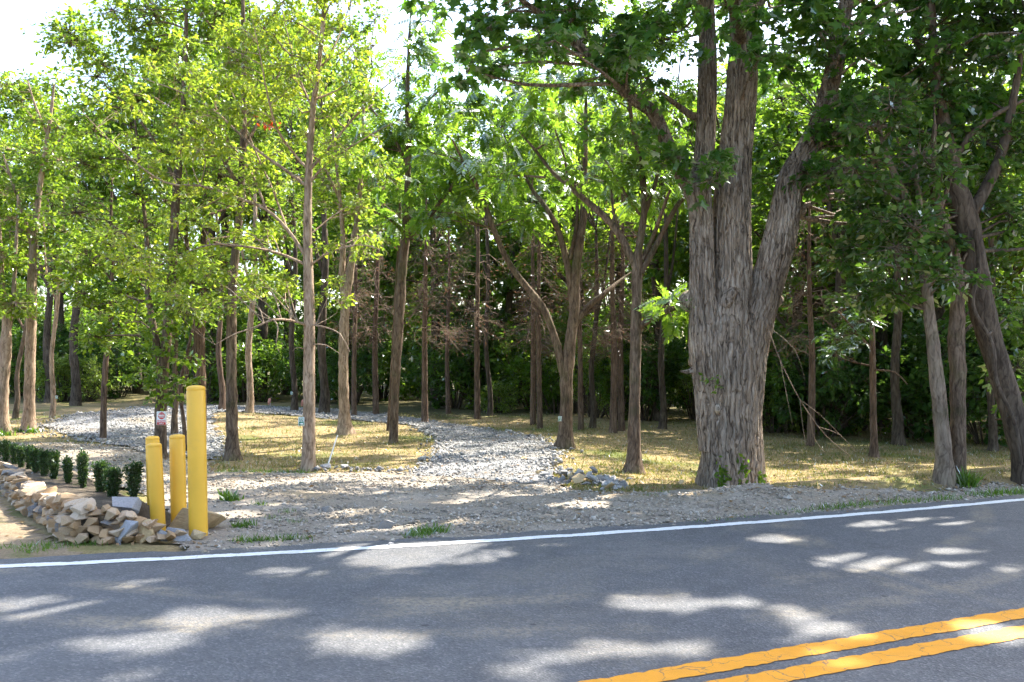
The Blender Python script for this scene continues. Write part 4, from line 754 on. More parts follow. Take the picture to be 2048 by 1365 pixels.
# ------------------------------------------------------------------ dead cedars
def dead_cedar(seed, h=6.2, r=.10, z0=1.5, z1=5.4, n=80, spread=1.0):
    rs = np.random.default_rng(seed); root = empty('dead_cedar', (0, 0, 0)); tag(root, 'x', 'dead tree', 'dead brown cedars along the wood edge')
    mb = MB(); tube(mb, [(0, 0, -.15, r), (0, 0, 0, r), (.03 * rs.normal(), .03, h * .3, r * .85), (.05 * rs.normal(), -.03, h * .6, r * .6), (.06 * rs.normal(), 0, h, r * .15)], 9, .2, .12, .3, True, seed)
    link('trunk', mb.mesh('wood', M['bark_red']), root)
    mb = MB(); NP, ND = [], []
    for i in range(n):
        z = rs.uniform(z0, z1); a = rs.uniform(0, 6.28); L_ = spread * rs.uniform(.5, 1.15) * (1 - .45 * (z - z0) / (z1 - z0)); o = np.array([math.cos(a), math.sin(a), 0])
        sag = rs.uniform(.0, .45); P_ = [np.array([0, 0, z]), o * L_ * .4 + [0, 0, z + .06], o * L_ * .8 + [0, 0, z - sag * .4], o * L_ + [0, 0, z - sag]]
        P_ = np.array(P_) + rs.normal(0, .03, (4, 3)); rr = [.012, .009, .005, .002]
        for k in range(3): spikes(mb, P_[k:k + 1], P_[k + 1:k + 2], rr[k], rr[k + 1] / rr[k], 4)
        t = rs.uniform(.25, 1, 13); S = np.stack([np.interp(t * 3, [0, 1, 2, 3], P_[:, c]) for c in range(3)], -1)
        d = o * .7 + rs.normal(0, .6, (13, 3)) - [0, 0, .25]; E_ = S + nrm(d) * rs.uniform(.12, .42, (13, 1)); spikes(mb, S, E_, .0035, .4)
        S2 = S + (E_ - S) * rs.uniform(.3, .9, (13, 1)); E2 = S2 + nrm(d + rs.normal(0, .8, d.shape)) * rs.uniform(.08, .2, (13, 1)); spikes(mb, S2, E2, .0025, .5)
        NP.append(E_[::2]); ND.append(d[::2]); NP.append(E2[::2]); ND.append(d[::2])
    link('dead_branches', mb.mesh('twigs', M['dead'], True), root)
    NP = np.concatenate(NP); ND = np.concatenate(ND); kk = rs.uniform(0, 1, len(NP)) < .55; NP = NP[kk]; ND = ND[kk]
    link('dead_needles', leaf_mesh('needles', NP, ND, rs.normal(0, 1, NP.shape), .085, T_NARROW, M['needle_dead']), root)
    return root
DC = [dead_cedar(31, 6.2, .085, 2.0, 5.0, 38, .85), dead_cedar(32, 5.8, .07, 2.2, 4.8, 30, .7), dead_cedar(33, 7, .085, 1.8, 5.8, 44, .95)]
for i, (px, py, k, sc, rz, lab) in enumerate([
    (850, 846, 0, 1.0, 0, 'dead brown cedar in the open lawn, bare tan trunk right of the walnut pair'),
    (955, 838, 2, 1.0, 1, 'tall dead cedar with rusty twigs behind the middle of the drive'),
    (897, 828, 1, 1.1, 2, 'dark dead cedar at the wood edge between the two taller dead ones'),
    (1080, 857, 1, 1.0, 3, 'dead cedar with a bleached stem just left of the tree with small sign'),
    (1066, 850, 2, .9, 4, 'dead cedar half hidden behind the limb of the drive tree'),
    (1226, 866, 0, 1.0, 5, 'dead cedar with rusty top left of the vase-shaped lawn tree'),
    (1243, 862, 2, .95, 1.5, 'second dead cedar tight behind the vase-shaped lawn tree'),
    (752, 829, 2, 1.05, 2.5, 'dead cedar with rusty low twigs behind the flared island trunk'),
    (708, 832, 1, 1.1, .7, 'thin dead cedar seen between yellow-leaved tree and flared island trunk'),
    (1162, 860, 1, 1.0, 3.3, 'slim dead cedar right behind the drive tree'),
    (1621, 892, 0, .92, 4.1, 'dead cedar with drooping grey twigs between maple and hemlock sapling')]):
    b = g(px, py); place(DC[k], tuple(b), rz, sc, lab)

# ------------------------------------------------------------------ the wood behind
def wood_edge(px): return np.interp(px, [-300, 100, 400, 600, 900, 1100, 1250, 1400, 1650, 1900, 2150, 2600], [40, 39, 35, 33.5, 30.5, 29, 26, 24, 21.5, 20, 19, 18])
def proto_tree(name, seed, h, r, cz, cr, leaf, lsize, T=T_OVAL, ncl=44, ntw=26, nlv=9, clump=.8, bark=None, cat='tree', lobes=5, group=None):
    global rng
    rs = np.random.default_rng(seed); keep = rng; rng = rs
    root = empty(name, (0, 0, 0)); tag(root, 'x', cat, group); mb = MB()
    S = tube(mb, [(0, 0, -.3, r), (0, 0, 0, r), (rs.normal(0, .12), rs.normal(0, .12), h * .3, r * .8), (rs.normal(0, .2), rs.normal(0, .2), h * .6, r * .55), (rs.normal(0, .3), rs.normal(0, .3), h * .95, r * .12)], 9, .3, .1, .4, True, seed)
    A = [S[int(len(S) * .3):]]
    for i in range(lobes):
        j = int(len(S) * rs.uniform(.35, .8)); a = rs.uniform(0, 6.28); L_ = cr * rs.uniform(.5, .9); s = S[j]
        q = tube(mb, [tuple(s[:3]) + (s[3] * .55,), (s[0] + math.cos(a) * L_ * .5, s[1] + math.sin(a) * L_ * .5, s[2] + L_ * .55, s[3] * .38), (s[0] + math.cos(a) * L_, s[1] + math.sin(a) * L_, s[2] + L_ * 1.2, s[3] * .1)], 7, .3, .1, 0, True, seed + i); A.append(q)
    link('trunk', mb.mesh('wood', bark or M['bark_far']), root)
    A = np.concatenate(A); zc, zh = (cz + h) / 2, (h - cz) / 2
    u = nrm(rs.normal(0, 1, (ncl, 3))) * rs.uniform(.1, 1, (ncl, 1)) ** .5; C = u * [cr, cr, zh] + [0, 0, zc]
    C[:, :2] *= (1 - .35 * np.clip((C[:, 2:3] - zc) / zh, -.3, 1)); Rr = clump * rs.uniform(.6, 1.3, (ncl, 1)) * np.array([[1.1, 1.1, .75]]) * np.ones((ncl, 1))
    mb = MB()
    for c in C:
        a = A[np.argmin(np.linalg.norm(A[:, :3] - c, axis=1) + np.maximum(0, A[:, 2] - c[2]))]; m_ = (a[:3] + c) / 2 + [0, 0, .15]; r0 = min(a[3] * .6, .04)
        tube(mb, [(*a[:3], r0), (*m_, r0 * .7), (*c, r0 * .3)], 4, .6, 0, 0, False)
    pos, d, n, t0, t1 = fill_clumps(C, Rr, ntw, nlv, .4); spikes(mb, t0, t1, .006)
    tag(link('branchwork', mb.mesh('wood', bark or M['bark_far']), root), kind='stuff')
    link('crown', leaf_mesh('leaves', pos, d, n, lsize, T, leaf), root)
    rng = keep; return root
FG = 'broadleaf trees of the wood behind the lawn'
FT = [proto_tree('wood_tree', 41, 9.5, .17, 2.6, 2.3, M['leaf_mid'], .17), proto_tree('wood_tree', 42, 11, .19, 3.4, 2.5, M['leaf_fresh'], .17), proto_tree('wood_tree', 43, 8, .14, 1.6, 2.0, M['leaf_mid'], .16), proto_tree('wood_tree', 44, 12, .22, 4.2, 2.6, M['leaf_fresh'], .18)]
M['leaf_shade'] = leaf_mat('shade_leaf', [(.010, .028, .008), (.018, .045, .011), (.03, .065, .015), (.05, .09, .018)], G, .42)
UG = 'leafy understorey bushes along the wood edge'
def proto_bush(seed, h, w, leaf, lsize, ncl=30, ntw=20, nlv=8, clump=.5, T=T_OVAL):
    global rng
    rs = np.random.default_rng(seed); keep = rng; rng = rs
    root = empty('understorey_bush', (0, 0, 0)); tag(root, 'x', 'bush'); mb = MB()
    u = nrm(rs.normal(0, 1, (ncl, 3))) * rs.uniform(.2, 1, (ncl, 1)) ** .5; C = u * [w, w, h * .5] + [0, 0, h * .48]; C[:, 2] = np.maximum(C[:, 2], .15); Rr = clump * rs.uniform(.6, 1.3, (ncl, 1)) * np.ones((1, 3))
    for c in C[:14]: tube(mb, [(c[0] * .15, c[1] * .15, -.05, .025), (c[0] * .6, c[1] * .6, c[2] * .6, .018), (*c, .006)], 5, .4, .1, 0, False)
    pos, d, n, t0, t1 = fill_clumps(C, Rr, ntw, nlv, .35); spikes(mb, t0, t1, .005)
    link('stem', mb.mesh('wood', M['bark_far']), root); link('foliage', leaf_mesh('leaves', pos, d, n, lsize, T, leaf), root)
    rng = keep; return root
BU = [proto_bush(51, 3.6, 1.5, M['leaf_dark'], .13, 36), proto_bush(52, 2.6, 1.6, M['leaf_mid'], .12, 32), proto_bush(53, 4.6, 1.3, M['leaf_mid'], .13, 38), proto_bush(54, 1.5, .9, M['leaf_bush'], .09, 26, clump=.34), proto_bush(55, 2.4, 1.0, M['leaf_bush'], .10, 30, clump=.4, T=T_NARROW)]
def ground_pt(px, Y): X = (px - 1024) / FPX * Y; return (X, Y, float(Hs(X, Y)) - .05)
rw = np.random.default_rng(77)
LT = 'leafy tree of the wood behind the lawn, its trunk lost in shade'
def top_limit(px):                                   # how tall the wood may stand in each direction (row of the photo its tops reach)
    return np.interp(px, [-300, 0, 110, 160, 300, 620, 760, 850, 1000, 1200, 1350, 1500, 1800, 2400], [130, 160, 190, 60, -60, -20, 200, 250, 230, 170, 130, 60, 100, 100])
MARK = [(-150, 'beyond the left picture edge'), (30, 'behind the two pale trunks at left'), (130, 'behind the left gravel turnaround'), (240, 'behind the crooked sapling'), (340, 'behind the tree with the red sign'), (430, 'behind the tallest bollard'), (540, 'behind the dark rough trunk'), (640, 'behind the yellowing tree'), (740, 'behind the flared island trunk'), (840, 'behind the walnut pair'), (950, 'behind the tall dead cedar'), (1060, 'left of the drive tree'), (1160, 'right of the drive tree'), (1270, 'behind the vase-shaped lawn tree'), (1370, 'left of the old maple'), (1460, 'hidden mostly by the old maple'), (1560, 'right of the old maple'), (1660, 'left of the hemlock sapling'), (1760, 'behind the hemlock sapling'), (1870, 'behind the close pair at right'), (1980, 'behind the vine-wrapped leaner'), (2150, 'beyond the right picture edge')]
RANK = ['front-rank', 'second-rank', 'farthest']; LOOK = [('mid-green', 'bushy-crowned'), ('bright green', 'tall'), ('dark green', 'low'), ('mid-green', 'high-crowned')]
_seen = {}
def uniq(base):
    _seen[base] = _seen.get(base, 0) + 1
    return base
def settle():                                        # look-alikes before the same landmark: tell them apart by their order from the left
    by = {}
    for o in list(COL.objects):
        if o.parent is None and o.get('label') in _seen: by.setdefault(o['label'], []).append(o)
    for lab, os_ in by.items():
        if len(os_) > 1:
            os_.sort(key=lambda o: o.location.x / o.location.y)
            for i, o in enumerate(os_): o['label'] = lab + (', ' + ('left', 'right')[i] + ' one' if len(os_) == 2 else ', ' + ('left', 'middle', 'right', 'last')[min(i, 3)] + ' one')
for row, (o0, o1, stp) in enumerate([(1.5, 4, 150), (6.5, 11, 130)]):
    for px in np.arange(-200, 2300, stp):
        x = px + rw.uniform(-35, 35); Y = wood_edge(x) + rw.uniform(o0, o1); b = ground_pt(x, Y)
        ztop = CAMH + (HOR - top_limit(x) + rw.uniform(-70, 60)) / FPX * Y
        k = int(rw.integers(0, 4)); h = (9.5, 11, 8, 12)[k]; sc = np.clip(ztop / h, .55, 1.6)
        mk = min(MARK, key=lambda m: abs(m[0] - x))[1]
        place(FT[k], b, rw.uniform(0, 6.28), (min(sc, 1.12), min(sc, 1.12), sc), uniq('%s %s wood tree, %s, %s' % (LOOK[k][0], LOOK[k][1], RANK[row], mk)), FG)
BLOOK = ['broad dark bush', 'low spreading dark bush', 'tall narrow green bush']; BR = ['at wood edge', 'inside the wood', 'deep in shade', 'far back in the wood']
for row, (o0, o1, stp) in enumerate([(.2, 1.6, 74), (4, 7, 95), (13, 20, 105)]):
    for px in np.arange(-200, 2300, stp):
        if row == 0 and rw.uniform() < .3: continue
        x = px + rw.uniform(-25, 25); Y = wood_edge(x) + rw.uniform(o0, o1); b = ground_pt(x, Y); k = int(rw.choice(3, p=[.4, .3, .3]))
        mk = min(MARK, key=lambda m: abs(m[0] - x))[1]
        place(BU[k], b, rw.uniform(0, 6.28), rw.uniform(.75, 1.35) if row < 2 else rw.uniform(2.0, 2.7), uniq('%s %s, %s' % (BLOOK[k], BR[row], mk)), UG)
settle()
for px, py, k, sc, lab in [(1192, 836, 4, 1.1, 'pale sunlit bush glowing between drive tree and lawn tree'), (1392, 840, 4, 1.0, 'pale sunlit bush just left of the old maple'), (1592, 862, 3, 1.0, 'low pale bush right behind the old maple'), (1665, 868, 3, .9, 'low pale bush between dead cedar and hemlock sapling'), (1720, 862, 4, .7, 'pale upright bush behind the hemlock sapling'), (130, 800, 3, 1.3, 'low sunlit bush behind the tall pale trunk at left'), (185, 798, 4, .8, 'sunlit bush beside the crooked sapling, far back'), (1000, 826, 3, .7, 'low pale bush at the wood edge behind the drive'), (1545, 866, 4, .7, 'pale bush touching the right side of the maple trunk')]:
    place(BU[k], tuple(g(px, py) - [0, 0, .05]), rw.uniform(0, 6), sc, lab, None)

# dark and mid-distance trunks that can be told apart; some carry a loose crown
def loose(px, ys, w): return [(px + dx * w, y, 75, 55) for y in ys for dx in (-1, .1, 1.1)]
LOOSE = {1185: loose(1185, (330, 230, 120), 85), 1325: loose(1340, (300, 190, 80, -30), 95), 980: loose(970, (300, 210), 75), 1680: loose(1640, (330, 200, 80, -40), 105), 1795: loose(1795, (420, 260, 100, -30), 105), 1985: loose(1985, (420, 250, 60, -120), 110), 588: loose(590, (330, 220), 80), 648: loose(650, (300, 180, 80), 80)}
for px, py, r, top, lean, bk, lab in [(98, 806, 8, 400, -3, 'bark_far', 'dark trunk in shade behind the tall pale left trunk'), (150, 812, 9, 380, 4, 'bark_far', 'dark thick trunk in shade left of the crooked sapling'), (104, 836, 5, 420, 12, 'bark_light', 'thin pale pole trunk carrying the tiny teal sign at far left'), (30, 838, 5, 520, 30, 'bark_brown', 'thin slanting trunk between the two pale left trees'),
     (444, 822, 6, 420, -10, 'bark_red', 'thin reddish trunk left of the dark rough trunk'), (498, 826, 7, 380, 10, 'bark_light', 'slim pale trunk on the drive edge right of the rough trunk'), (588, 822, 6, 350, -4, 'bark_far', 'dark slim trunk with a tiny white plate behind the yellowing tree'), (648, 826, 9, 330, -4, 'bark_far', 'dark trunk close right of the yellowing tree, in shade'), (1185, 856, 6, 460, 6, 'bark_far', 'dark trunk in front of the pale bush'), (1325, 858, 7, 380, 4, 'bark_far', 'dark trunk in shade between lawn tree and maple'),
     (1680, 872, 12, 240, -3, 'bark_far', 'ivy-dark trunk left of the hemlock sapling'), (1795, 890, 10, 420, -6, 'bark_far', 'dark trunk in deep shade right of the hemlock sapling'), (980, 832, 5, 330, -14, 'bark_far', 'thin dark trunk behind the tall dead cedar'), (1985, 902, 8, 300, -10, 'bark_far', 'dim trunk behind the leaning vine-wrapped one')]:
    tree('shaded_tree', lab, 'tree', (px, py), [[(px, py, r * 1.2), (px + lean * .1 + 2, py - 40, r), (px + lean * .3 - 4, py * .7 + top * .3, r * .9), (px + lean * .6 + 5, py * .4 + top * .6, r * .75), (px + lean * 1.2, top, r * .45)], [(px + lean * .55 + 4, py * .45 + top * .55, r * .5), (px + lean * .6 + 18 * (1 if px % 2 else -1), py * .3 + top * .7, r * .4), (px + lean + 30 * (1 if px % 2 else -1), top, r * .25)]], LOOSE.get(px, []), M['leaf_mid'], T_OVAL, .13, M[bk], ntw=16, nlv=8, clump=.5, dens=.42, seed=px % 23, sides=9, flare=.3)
# neighbours of the right-hand trees just outside the frame: they shade the road
RG = 'roadside trees beyond the picture on the right'
def roadside(x, y, r, h, ells, n, lab):
    z = float(Hs(x, y)); root = empty('roadside_tree', (x, y, z)); tag(root, lab, 'tree', RG); mb = MB()
    tube(mb, [(x, y, z - .15, r * 1.2), (x, y, z, r * 1.1), (x + .1, y, h * .3, r * .9), (x - .1, y - .2, h * .6, r * .7), (x - .3, y - .4, h * .95, r * .2)], 14, .2, .1, .3, True, int(x))
    link('trunk', mb.mesh('wood', M['bark_brown'], True, (x, y, z)), root); upper_crown(root, ells, M['leaf_mid'], .19, n, .9, 44, top=(x - .1, y - .2, h * .6), r0=r * .65)
roadside(10.4, 14.6, .26, 13, [(9.8, 13.0, 12.2, 3.0, 2.6, 1.5), (10.2, 14.2, 9.2, 3.0, 2.6, 1.8), (10.6, 14.4, 6.0, 2.2, 2.0, 1.2)], 46, 'broadleaf roadside tree just beyond the right edge, nearest the picture')
roadside(13.6, 17.2, .24, 12, [(13.2, 15.8, 11.0, 2.8, 2.6, 1.6), (13.6, 17.0, 8.0, 2.8, 2.6, 1.8)], 34, 'second roadside tree beyond the right edge of the picture')


# ------------------------------------------------------------------ bollards
def bollard(label, px, pyb, pyt, rpx, lean=0.0):
    b = g(px, pyb); Y = b[1]; r = rpx * Y / FPX; h = (pyb - pyt) * Y / FPX + 0.02
    root = empty('bollard', tuple(b)); tag(root, label, 'bollard', 'yellow bollards at the end of the stone wall'); root.rotation_euler = (0, lean, rng.uniform(0, 6) * 0)
    def lathe(prof, n=40):
        th = np.arange(n) / n * 6.28318; V = np.array([[(q[0] * math.cos(t), q[0] * math.sin(t), q[1]) for t in th] for q in prof]).reshape(-1, 3); I = np.arange(len(prof) * n).reshape(len(prof), n); J = np.roll(I, -1, 1)
        return V, np.stack([I[:-1], J[:-1], J[1:], I[1:]], -1).reshape(-1, 4)
    hs = h - r * .55
    mb = MB(); mb.add(*lathe([(r * .98, -.15), (r * .98, 0), (r, .02), (r * 1.004, hs * .5), (r, hs - .012), (r * .97, hs - .004), (r * .96, hs)])); link('sleeve', mb.mesh('sleeve', M['bollard']), root)
    pr = [(r * .965, hs - .002), (r * .995, hs + .004), (r * 1.0, hs + r * .16), (r * .985, hs + r * .26)] + [(r * .97 * math.cos(a), hs + r * .28 + r * .27 * math.sin(a)) for a in np.linspace(.15, 1.52, 9)] + [(.0005, hs + r * .55)]
    mb = MB(); mb.add(*lathe(pr)); link('cap', mb.mesh('cap', M['bollard']), root)
    return root
bollard('tallest yellow bollard, thickest of the four, right of the others', 397, 1072, 775, 18.3, -.018)
bollard('short yellow bollard in front, with a groove under its domed cap', 317, 1064, 890, 14.3, -.05)
bollard('short yellow bollard between the tallest and the grooved front one', 358, 1056, 873, 15.2, -.02)
bollard('short yellow bollard at the back, mostly hidden behind the grooved one', 309, 1040, 876, 13.3, -.025)

# ------------------------------------------------------------------ dry stone wall, boulders, rock pile
def rock_mesh(seed, n=12, box=.85):
    rs = np.random.default_rng(seed); bm = bmesh.new()
    P_ = rs.normal(0, 1, (n, 3)); P_ /= np.abs(P_).max(1, keepdims=True) ** box * np.linalg.norm(P_, axis=1, keepdims=True) ** (1 - box); P_ *= rs.uniform(.82, 1.0, (n, 1))
    for p in P_: bm.verts.new(p)
    r = bmesh.ops.convex_hull(bm, input=bm.verts); bmesh.ops.delete(bm, geom=[v for v in bm.verts if not v.link_faces], context='VERTS')
    bmesh.ops.bevel(bm, geom=bm.edges[:], offset=.022, segments=1, affect='EDGES'); bmesh.ops.recalc_face_normals(bm, faces=bm.faces)
    me = bpy.data.meshes.new('rock'); bm.to_mesh(me); bm.free(); me.materials.append(M['stone']); return me
ROCK = [rock_mesh(100 + i) for i in range(14)]
rr_ = np.random.default_rng(9)
def stone(parent, c, half, rz, tilt=.12, name='stone', mat=None):
    o = link(name, ROCK[rr_.integers(0, len(ROCK))], parent); p0 = np.array(parent.location) if parent else np.zeros(3)
    o.location = tuple(np.asarray(c) - p0); o.rotation_euler = (rr_.normal(0, tilt), rr_.normal(0, tilt), rz); o.scale = tuple(half)
    if mat: o.material_slots[0].link = 'OBJECT'; o.material_slots[0].material = mat
    return o
wall_px = [(392, 1079), (330, 1086), (250, 1090), (170, 1090), (125, 1087), (88, 1056), (39, 1026), (8, 992), (-40, 958), (-110, 930)]
WP = np.array([g(*p)[:2] for p in wall_px]); WP = np.array(spline(np.column_stack([WP, 0 * WP]), .05))[:, :2]
ws = np.concatenate([[0], np.cumsum(np.linalg.norm(np.diff(WP, axis=0), axis=1))])
wtan = nrm(np.gradient(WP, axis=0))
wroot = empty('stone_wall', tuple(g(160, 1088))); tag(wroot, 'low dry-stacked wall of tan and grey rocks holding the shrub bed', 'stone wall')
def wh(s): return float(np.interp(s, [0, .25, .45, .9, 1.6, 3, 5, 8], [.06, .10, .22, .33, .31, .27, .24, .22]))
for row in range(6):
    s = rr_.uniform(0, .1)
    while s < ws[-1]:
        ln = rr_.uniform(.075, .18); sm = s + ln / 2; H_ = wh(sm); hrow = .068
        if row * hrow < H_ - .03:
            x = np.interp(sm, ws, WP[:, 0]); y = np.interp(sm, ws, WP[:, 1]); tx = np.interp(sm, ws, wtan[:, 0]); ty = np.interp(sm, ws, wtan[:, 1]); nn = np.array([ty, -tx])
            ib = nn if nn[1] > 0 or (abs(nn[1]) < .3 and nn[0] > 0) else nn; ib = ib if (ib @ np.array([.5, 1])) > 0 else -ib      # towards the bed
            off = .07 + row * .02 + rr_.uniform(-.025, .03); top = (row + 1) * hrow > H_ - .03
            hz = rr_.uniform(.036, .05) if not top else rr_.uniform(.03, .055)
            stone(wroot, (x + ib[0] * off, y + ib[1] * off, row * hrow + hz * .8 + rr_.uniform(-.008, .008)), (ln * .56, rr_.uniform(.08, .12) * (1.25 if top else 1), hz * 1.08), math.atan2(ty, tx) + rr_.normal(0, .12), .14)
        s += ln * rr_.uniform(.8, .98)
tan = plain('tan_boulder', (.46, .34, .19), .9, .25, 8, .6, .2, dirt=(.30, .25, .19)); grey = plain('grey_boulder', (.30, .30, .31), .9, .25, 9, .6, .2, dirt=(.42, .36, .28))
for px, py, hx, hy, hz, rz, m_, lab in [(400, 1058, .33, .16, .115, -.1, tan, 'long tan boulder lying behind the tallest bollard'), (258, 1087, .11, .1, .13, .5, grey, 'upright slate-grey rock at the right end of the stone wall'), (292, 1084, .09, .09, .12, .2, tan, 'pale upright rock in front of the grooved bollard'), (318, 1081, .13, .09, .075, 0, grey, 'squat grey rock at the foot of the grooved bollard'), (362, 1080, .17, .09, .055, -.15, grey, 'flat grey rock before the tallest bollard, at the asphalt edge'), (392, 1078, .10, .07, .05, .2, tan, 'small tan and grey rock touching the tallest bollard'), (250, 1066, .15, .11, .1, .3, grey, 'big grey-blue rock tilted on the wall end')]:
    b = g(px, py); o = stone(None, (b[0], b[1], hz * .75 + (.18 if py == 1066 else 0)), (hx, hy, hz), rz, .08, 'boulder', m_); tag(o, lab, 'boulder')
pile = empty('rock_pile', tuple(g(1180, 962))); tag(pile, 'heap of broken grey limestone slabs at the right mouth of the drive', 'rock pile')
for i in range(95):
    t = rr_.uniform(0, 1); px = 1085 + 165 * t + rr_.normal(0, 12); py = 946 + 30 * t + rr_.normal(0, 6); b = g(px, py); hgt = .15 * math.exp(-((px - 1175) / 42) ** 2 - ((py - 962) / 12) ** 2)
    s = rr_.uniform(.03, .095); stone(pile, (b[0], b[1], b[2] + rr_.uniform(0, 1) * hgt + s * .3), (s * rr_.uniform(.8, 1.5), s * rr_.uniform(.6, 1), s * rr_.uniform(.3, .65)), rr_.uniform(0, 6.28), .5, 'stone', tan if rr_.uniform() < .1 else M['gravel_stone'])

# shrub bed
BED = .17
def gz(px, py, z): Y = FPX * (CAMH - z) / (py - HOR); return np.array([(px - 1024) / FPX * Y, Y, z])
inner = [];
for q in np.linspace(.86, ws[-1], 44):
    x = np.interp(q, ws, WP[:, 0]); y = np.interp(q, ws, WP[:, 1]); tx = np.interp(q, ws, wtan[:, 0]); ty = np.interp(q, ws, wtan[:, 1]); nn = np.array([ty, -tx]); nn = nn if nn @ np.array([.5, 1]) > 0 else -nn
    inner.append((x + nn[0] * .1, y + nn[1] * .1, nn[0], nn[1], wh(q)))
V = []
for (x, y, nx_, ny_, h) in inner:
    for t, zz in ((0, .55), (.15, .85), (.45, .80), (.8, .7), (1.1, .35), (1.45, -.15)):
        dx, dy = (.35, .94); V.append((x + dx * t + .03 * math.sin(y * 9 + t * 7), y + dy * t, (h if len(V) >= 6 else -.05) * zz + .012 * math.sin(x * 13 + t * 9) + (0 if t < 1.2 else -.03)))
I = np.arange(len(V)).reshape(len(inner), 6); F = np.stack([I[:-1, :-1], I[1:, :-1], I[1:, 1:], I[:-1, 1:]], -1).reshape(-1, 4)
me = mesh_np('mulch_bed', V, F, M['mulch'], True); tag(link('mulch_bed', me), kind='structure')
dirt_poly = np.concatenate([WP[4 * 3::4] if False else WP[np.searchsorted(ws, 1.15)::3], [[-14, 15], [-14, 6.0]], [[x, float(white_y(x)) + EDGE - .30] for x in np.linspace(-9, -3.3, 10)]])
tag(sheet('dirt_verge', dirt_poly, M['dirt'], .006, .1, .06, .012), kind='structure')

SHRUB = [(12, 928, 886, 17), (29, 934, 887, 17), (42, 939, 896, 15), (59, 944, 895, 17), (72, 951, 899, 18), (89, 958, 902, 19), (108, 966, 908, 19), (136, 974, 912, 19), (165, 983, 911, 26), (202, 994, 920, 32), (226, 1006, 932, 30), (267, 1008, 924, 31), (-6, 922, 882, 17)]
ORD = ['rightmost, next to the bollards', 'second from the bollards, leaning into its neighbour', 'third from the bollards, wide topped', 'fourth from the bollards, pale and bushy', 'fifth from the bollards, narrow', 'sixth from the bollards', 'seventh from the bollards', 'eighth from the bollards', 'ninth from the bollards', 'tenth from the bollards', 'eleventh from the bollards', 'twelfth from the bollards', 'last of the row, cut by the picture edge']
SHRUB.sort(key=lambda s: -s[0])
for i, (px, pb, pt, wpx) in enumerate(SHRUB):
    b = gz(px, pb, BED - .01); Y = b[1]; h = (pb - pt) / FPX * Y; w = wpx / FPX * Y * .5
    root = empty('shrub', tuple(b)); tag(root, 'small upright boxwood shrub in the row, ' + ORD[i], 'shrub', 'young shrubs planted along the stone wall')
    n = 340; h *= rng.uniform(.9, 1.08); w *= rng.uniform(.85, 1.15); z = rng.uniform(.1, 1, n) ** .8; z[:26] *= rng.uniform(1.0, 1.16, 26); rad = w * np.interp(z, [0, .2, .6, .85, 1], [.28, .40, .80, 1, .72]) * rng.uniform(.2, 1, n) ** .5; a = rng.uniform(0, 6.28, n); rad = rad * (1 + .3 * np.sin(a * 2 + i) + .15 * np.sin(a * 5 + 3 * i)) * rng.uniform(.85, 1.2, n)
    T_ = np.column_stack([np.cos(a) * rad, np.sin(a) * rad, z * h]); B_ = T_ * [.45, .45, 1] - [0, 0, .12 * h]; B_[:, 2] = np.maximum(B_[:, 2], .02); mb = MB()
    st = np.column_stack([np.cos(a[:12]), np.sin(a[:12]), 0 * a[:12]]); spikes(mb, st * .012 - [0, 0, .03], st * w * .55 + [0, 0, h * .75], .004, .4); spikes(mb, B_, T_, .0016, .5)
    link('stem', mb.mesh('stem', M['bark_brown']), root)
    nl = 7; s = rng.uniform(.3, 1.1, (n, nl, 1)); pos = (B_[:, None] + (T_ - B_)[:, None] * s + rng.normal(0, .008, (n, nl, 3))).reshape(-1, 3); tw = np.repeat(nrm(T_ - B_), nl, 0)
    link('foliage', leaf_mesh('leaves', pos, tw * .7 + rng.normal(0, .6, tw.shape), np.array([0, 0, .6]) + rng.normal(0, .6, tw.shape), .026, T_OVAL, M['leaf_box']), root)

# ------------------------------------------------------------------ signs, rod, stakes
def slab(mb, w, h, t, y, z=0, x=0, rad=0):
    if rad:
        pts = []
        for cx, cz, a0 in ((w / 2 - rad, h / 2 - rad, 0), (-w / 2 + rad, h / 2 - rad, 1.5708), (-w / 2 + rad, -h / 2 + rad, 3.1416), (w / 2 - rad, -h / 2 + rad, 4.7124)):
            pts += [(x + cx + rad * math.cos(a0 + k * .3927), z + cz + rad * math.sin(a0 + k * .3927)) for k in range(5)]
    else: pts = [(x + w / 2, z + h / 2), (x - w / 2, z + h / 2), (x - w / 2, z - h / 2), (x + w / 2, z - h / 2)]
    poly_slab(mb, pts, t, y)
def poly_slab(mb, pts, t, y):
    n = len(pts); A = [(p[0], y, p[1]) for p in pts]; B = [(p[0], y - t, p[1]) for p in pts]; c = np.mean(np.array(pts), 0)
    V = A + B + [(c[0], y, c[1]), (c[0], y - t, c[1])]; F = []
    for i in range(n):
        j = (i + 1) % n; F += [(i, j, n + j, n + i), (n + i, n + j, 2 * n + 1, 2 * n + 1), (j, i, 2 * n, 2 * n)]
    mb.add(V, np.array(F))
def words(txt, size, x, z, y, mat, parent):
    c = bpy.data.curves.new('lettering', 'FONT'); c.body = txt; c.size = size; c.align_x = 'CENTER'; c.align_y = 'CENTER'; c.extrude = .0004; c.offset = size * .02; c.materials.append(mat)
    t_ = bpy.data.objects.new('tmp', c); COL.objects.link(t_); bpy.context.view_layer.update(); me = bpy.data.meshes.new_from_object(t_.evaluated_get(bpy.context.evaluated_depsgraph_get())); bpy.data.objects.remove(t_); bpy.data.curves.remove(c)
    if not me.materials: me.materials.append(mat)
    o = link('lettering', me, parent); o.location = (x, y, z); o.rotation_euler = (R(90), 0, 0); return o
Yb = float(bs[1]); c = up(323, 837, Yb - .115)
sg = empty('warning_sign', tuple(c)); tag(sg, 'white sign with red disc and red panel nailed to a grey trunk', 'sign'); sw, sh = .158, .222; sg.rotation_euler = (0, R(1.5), 0)
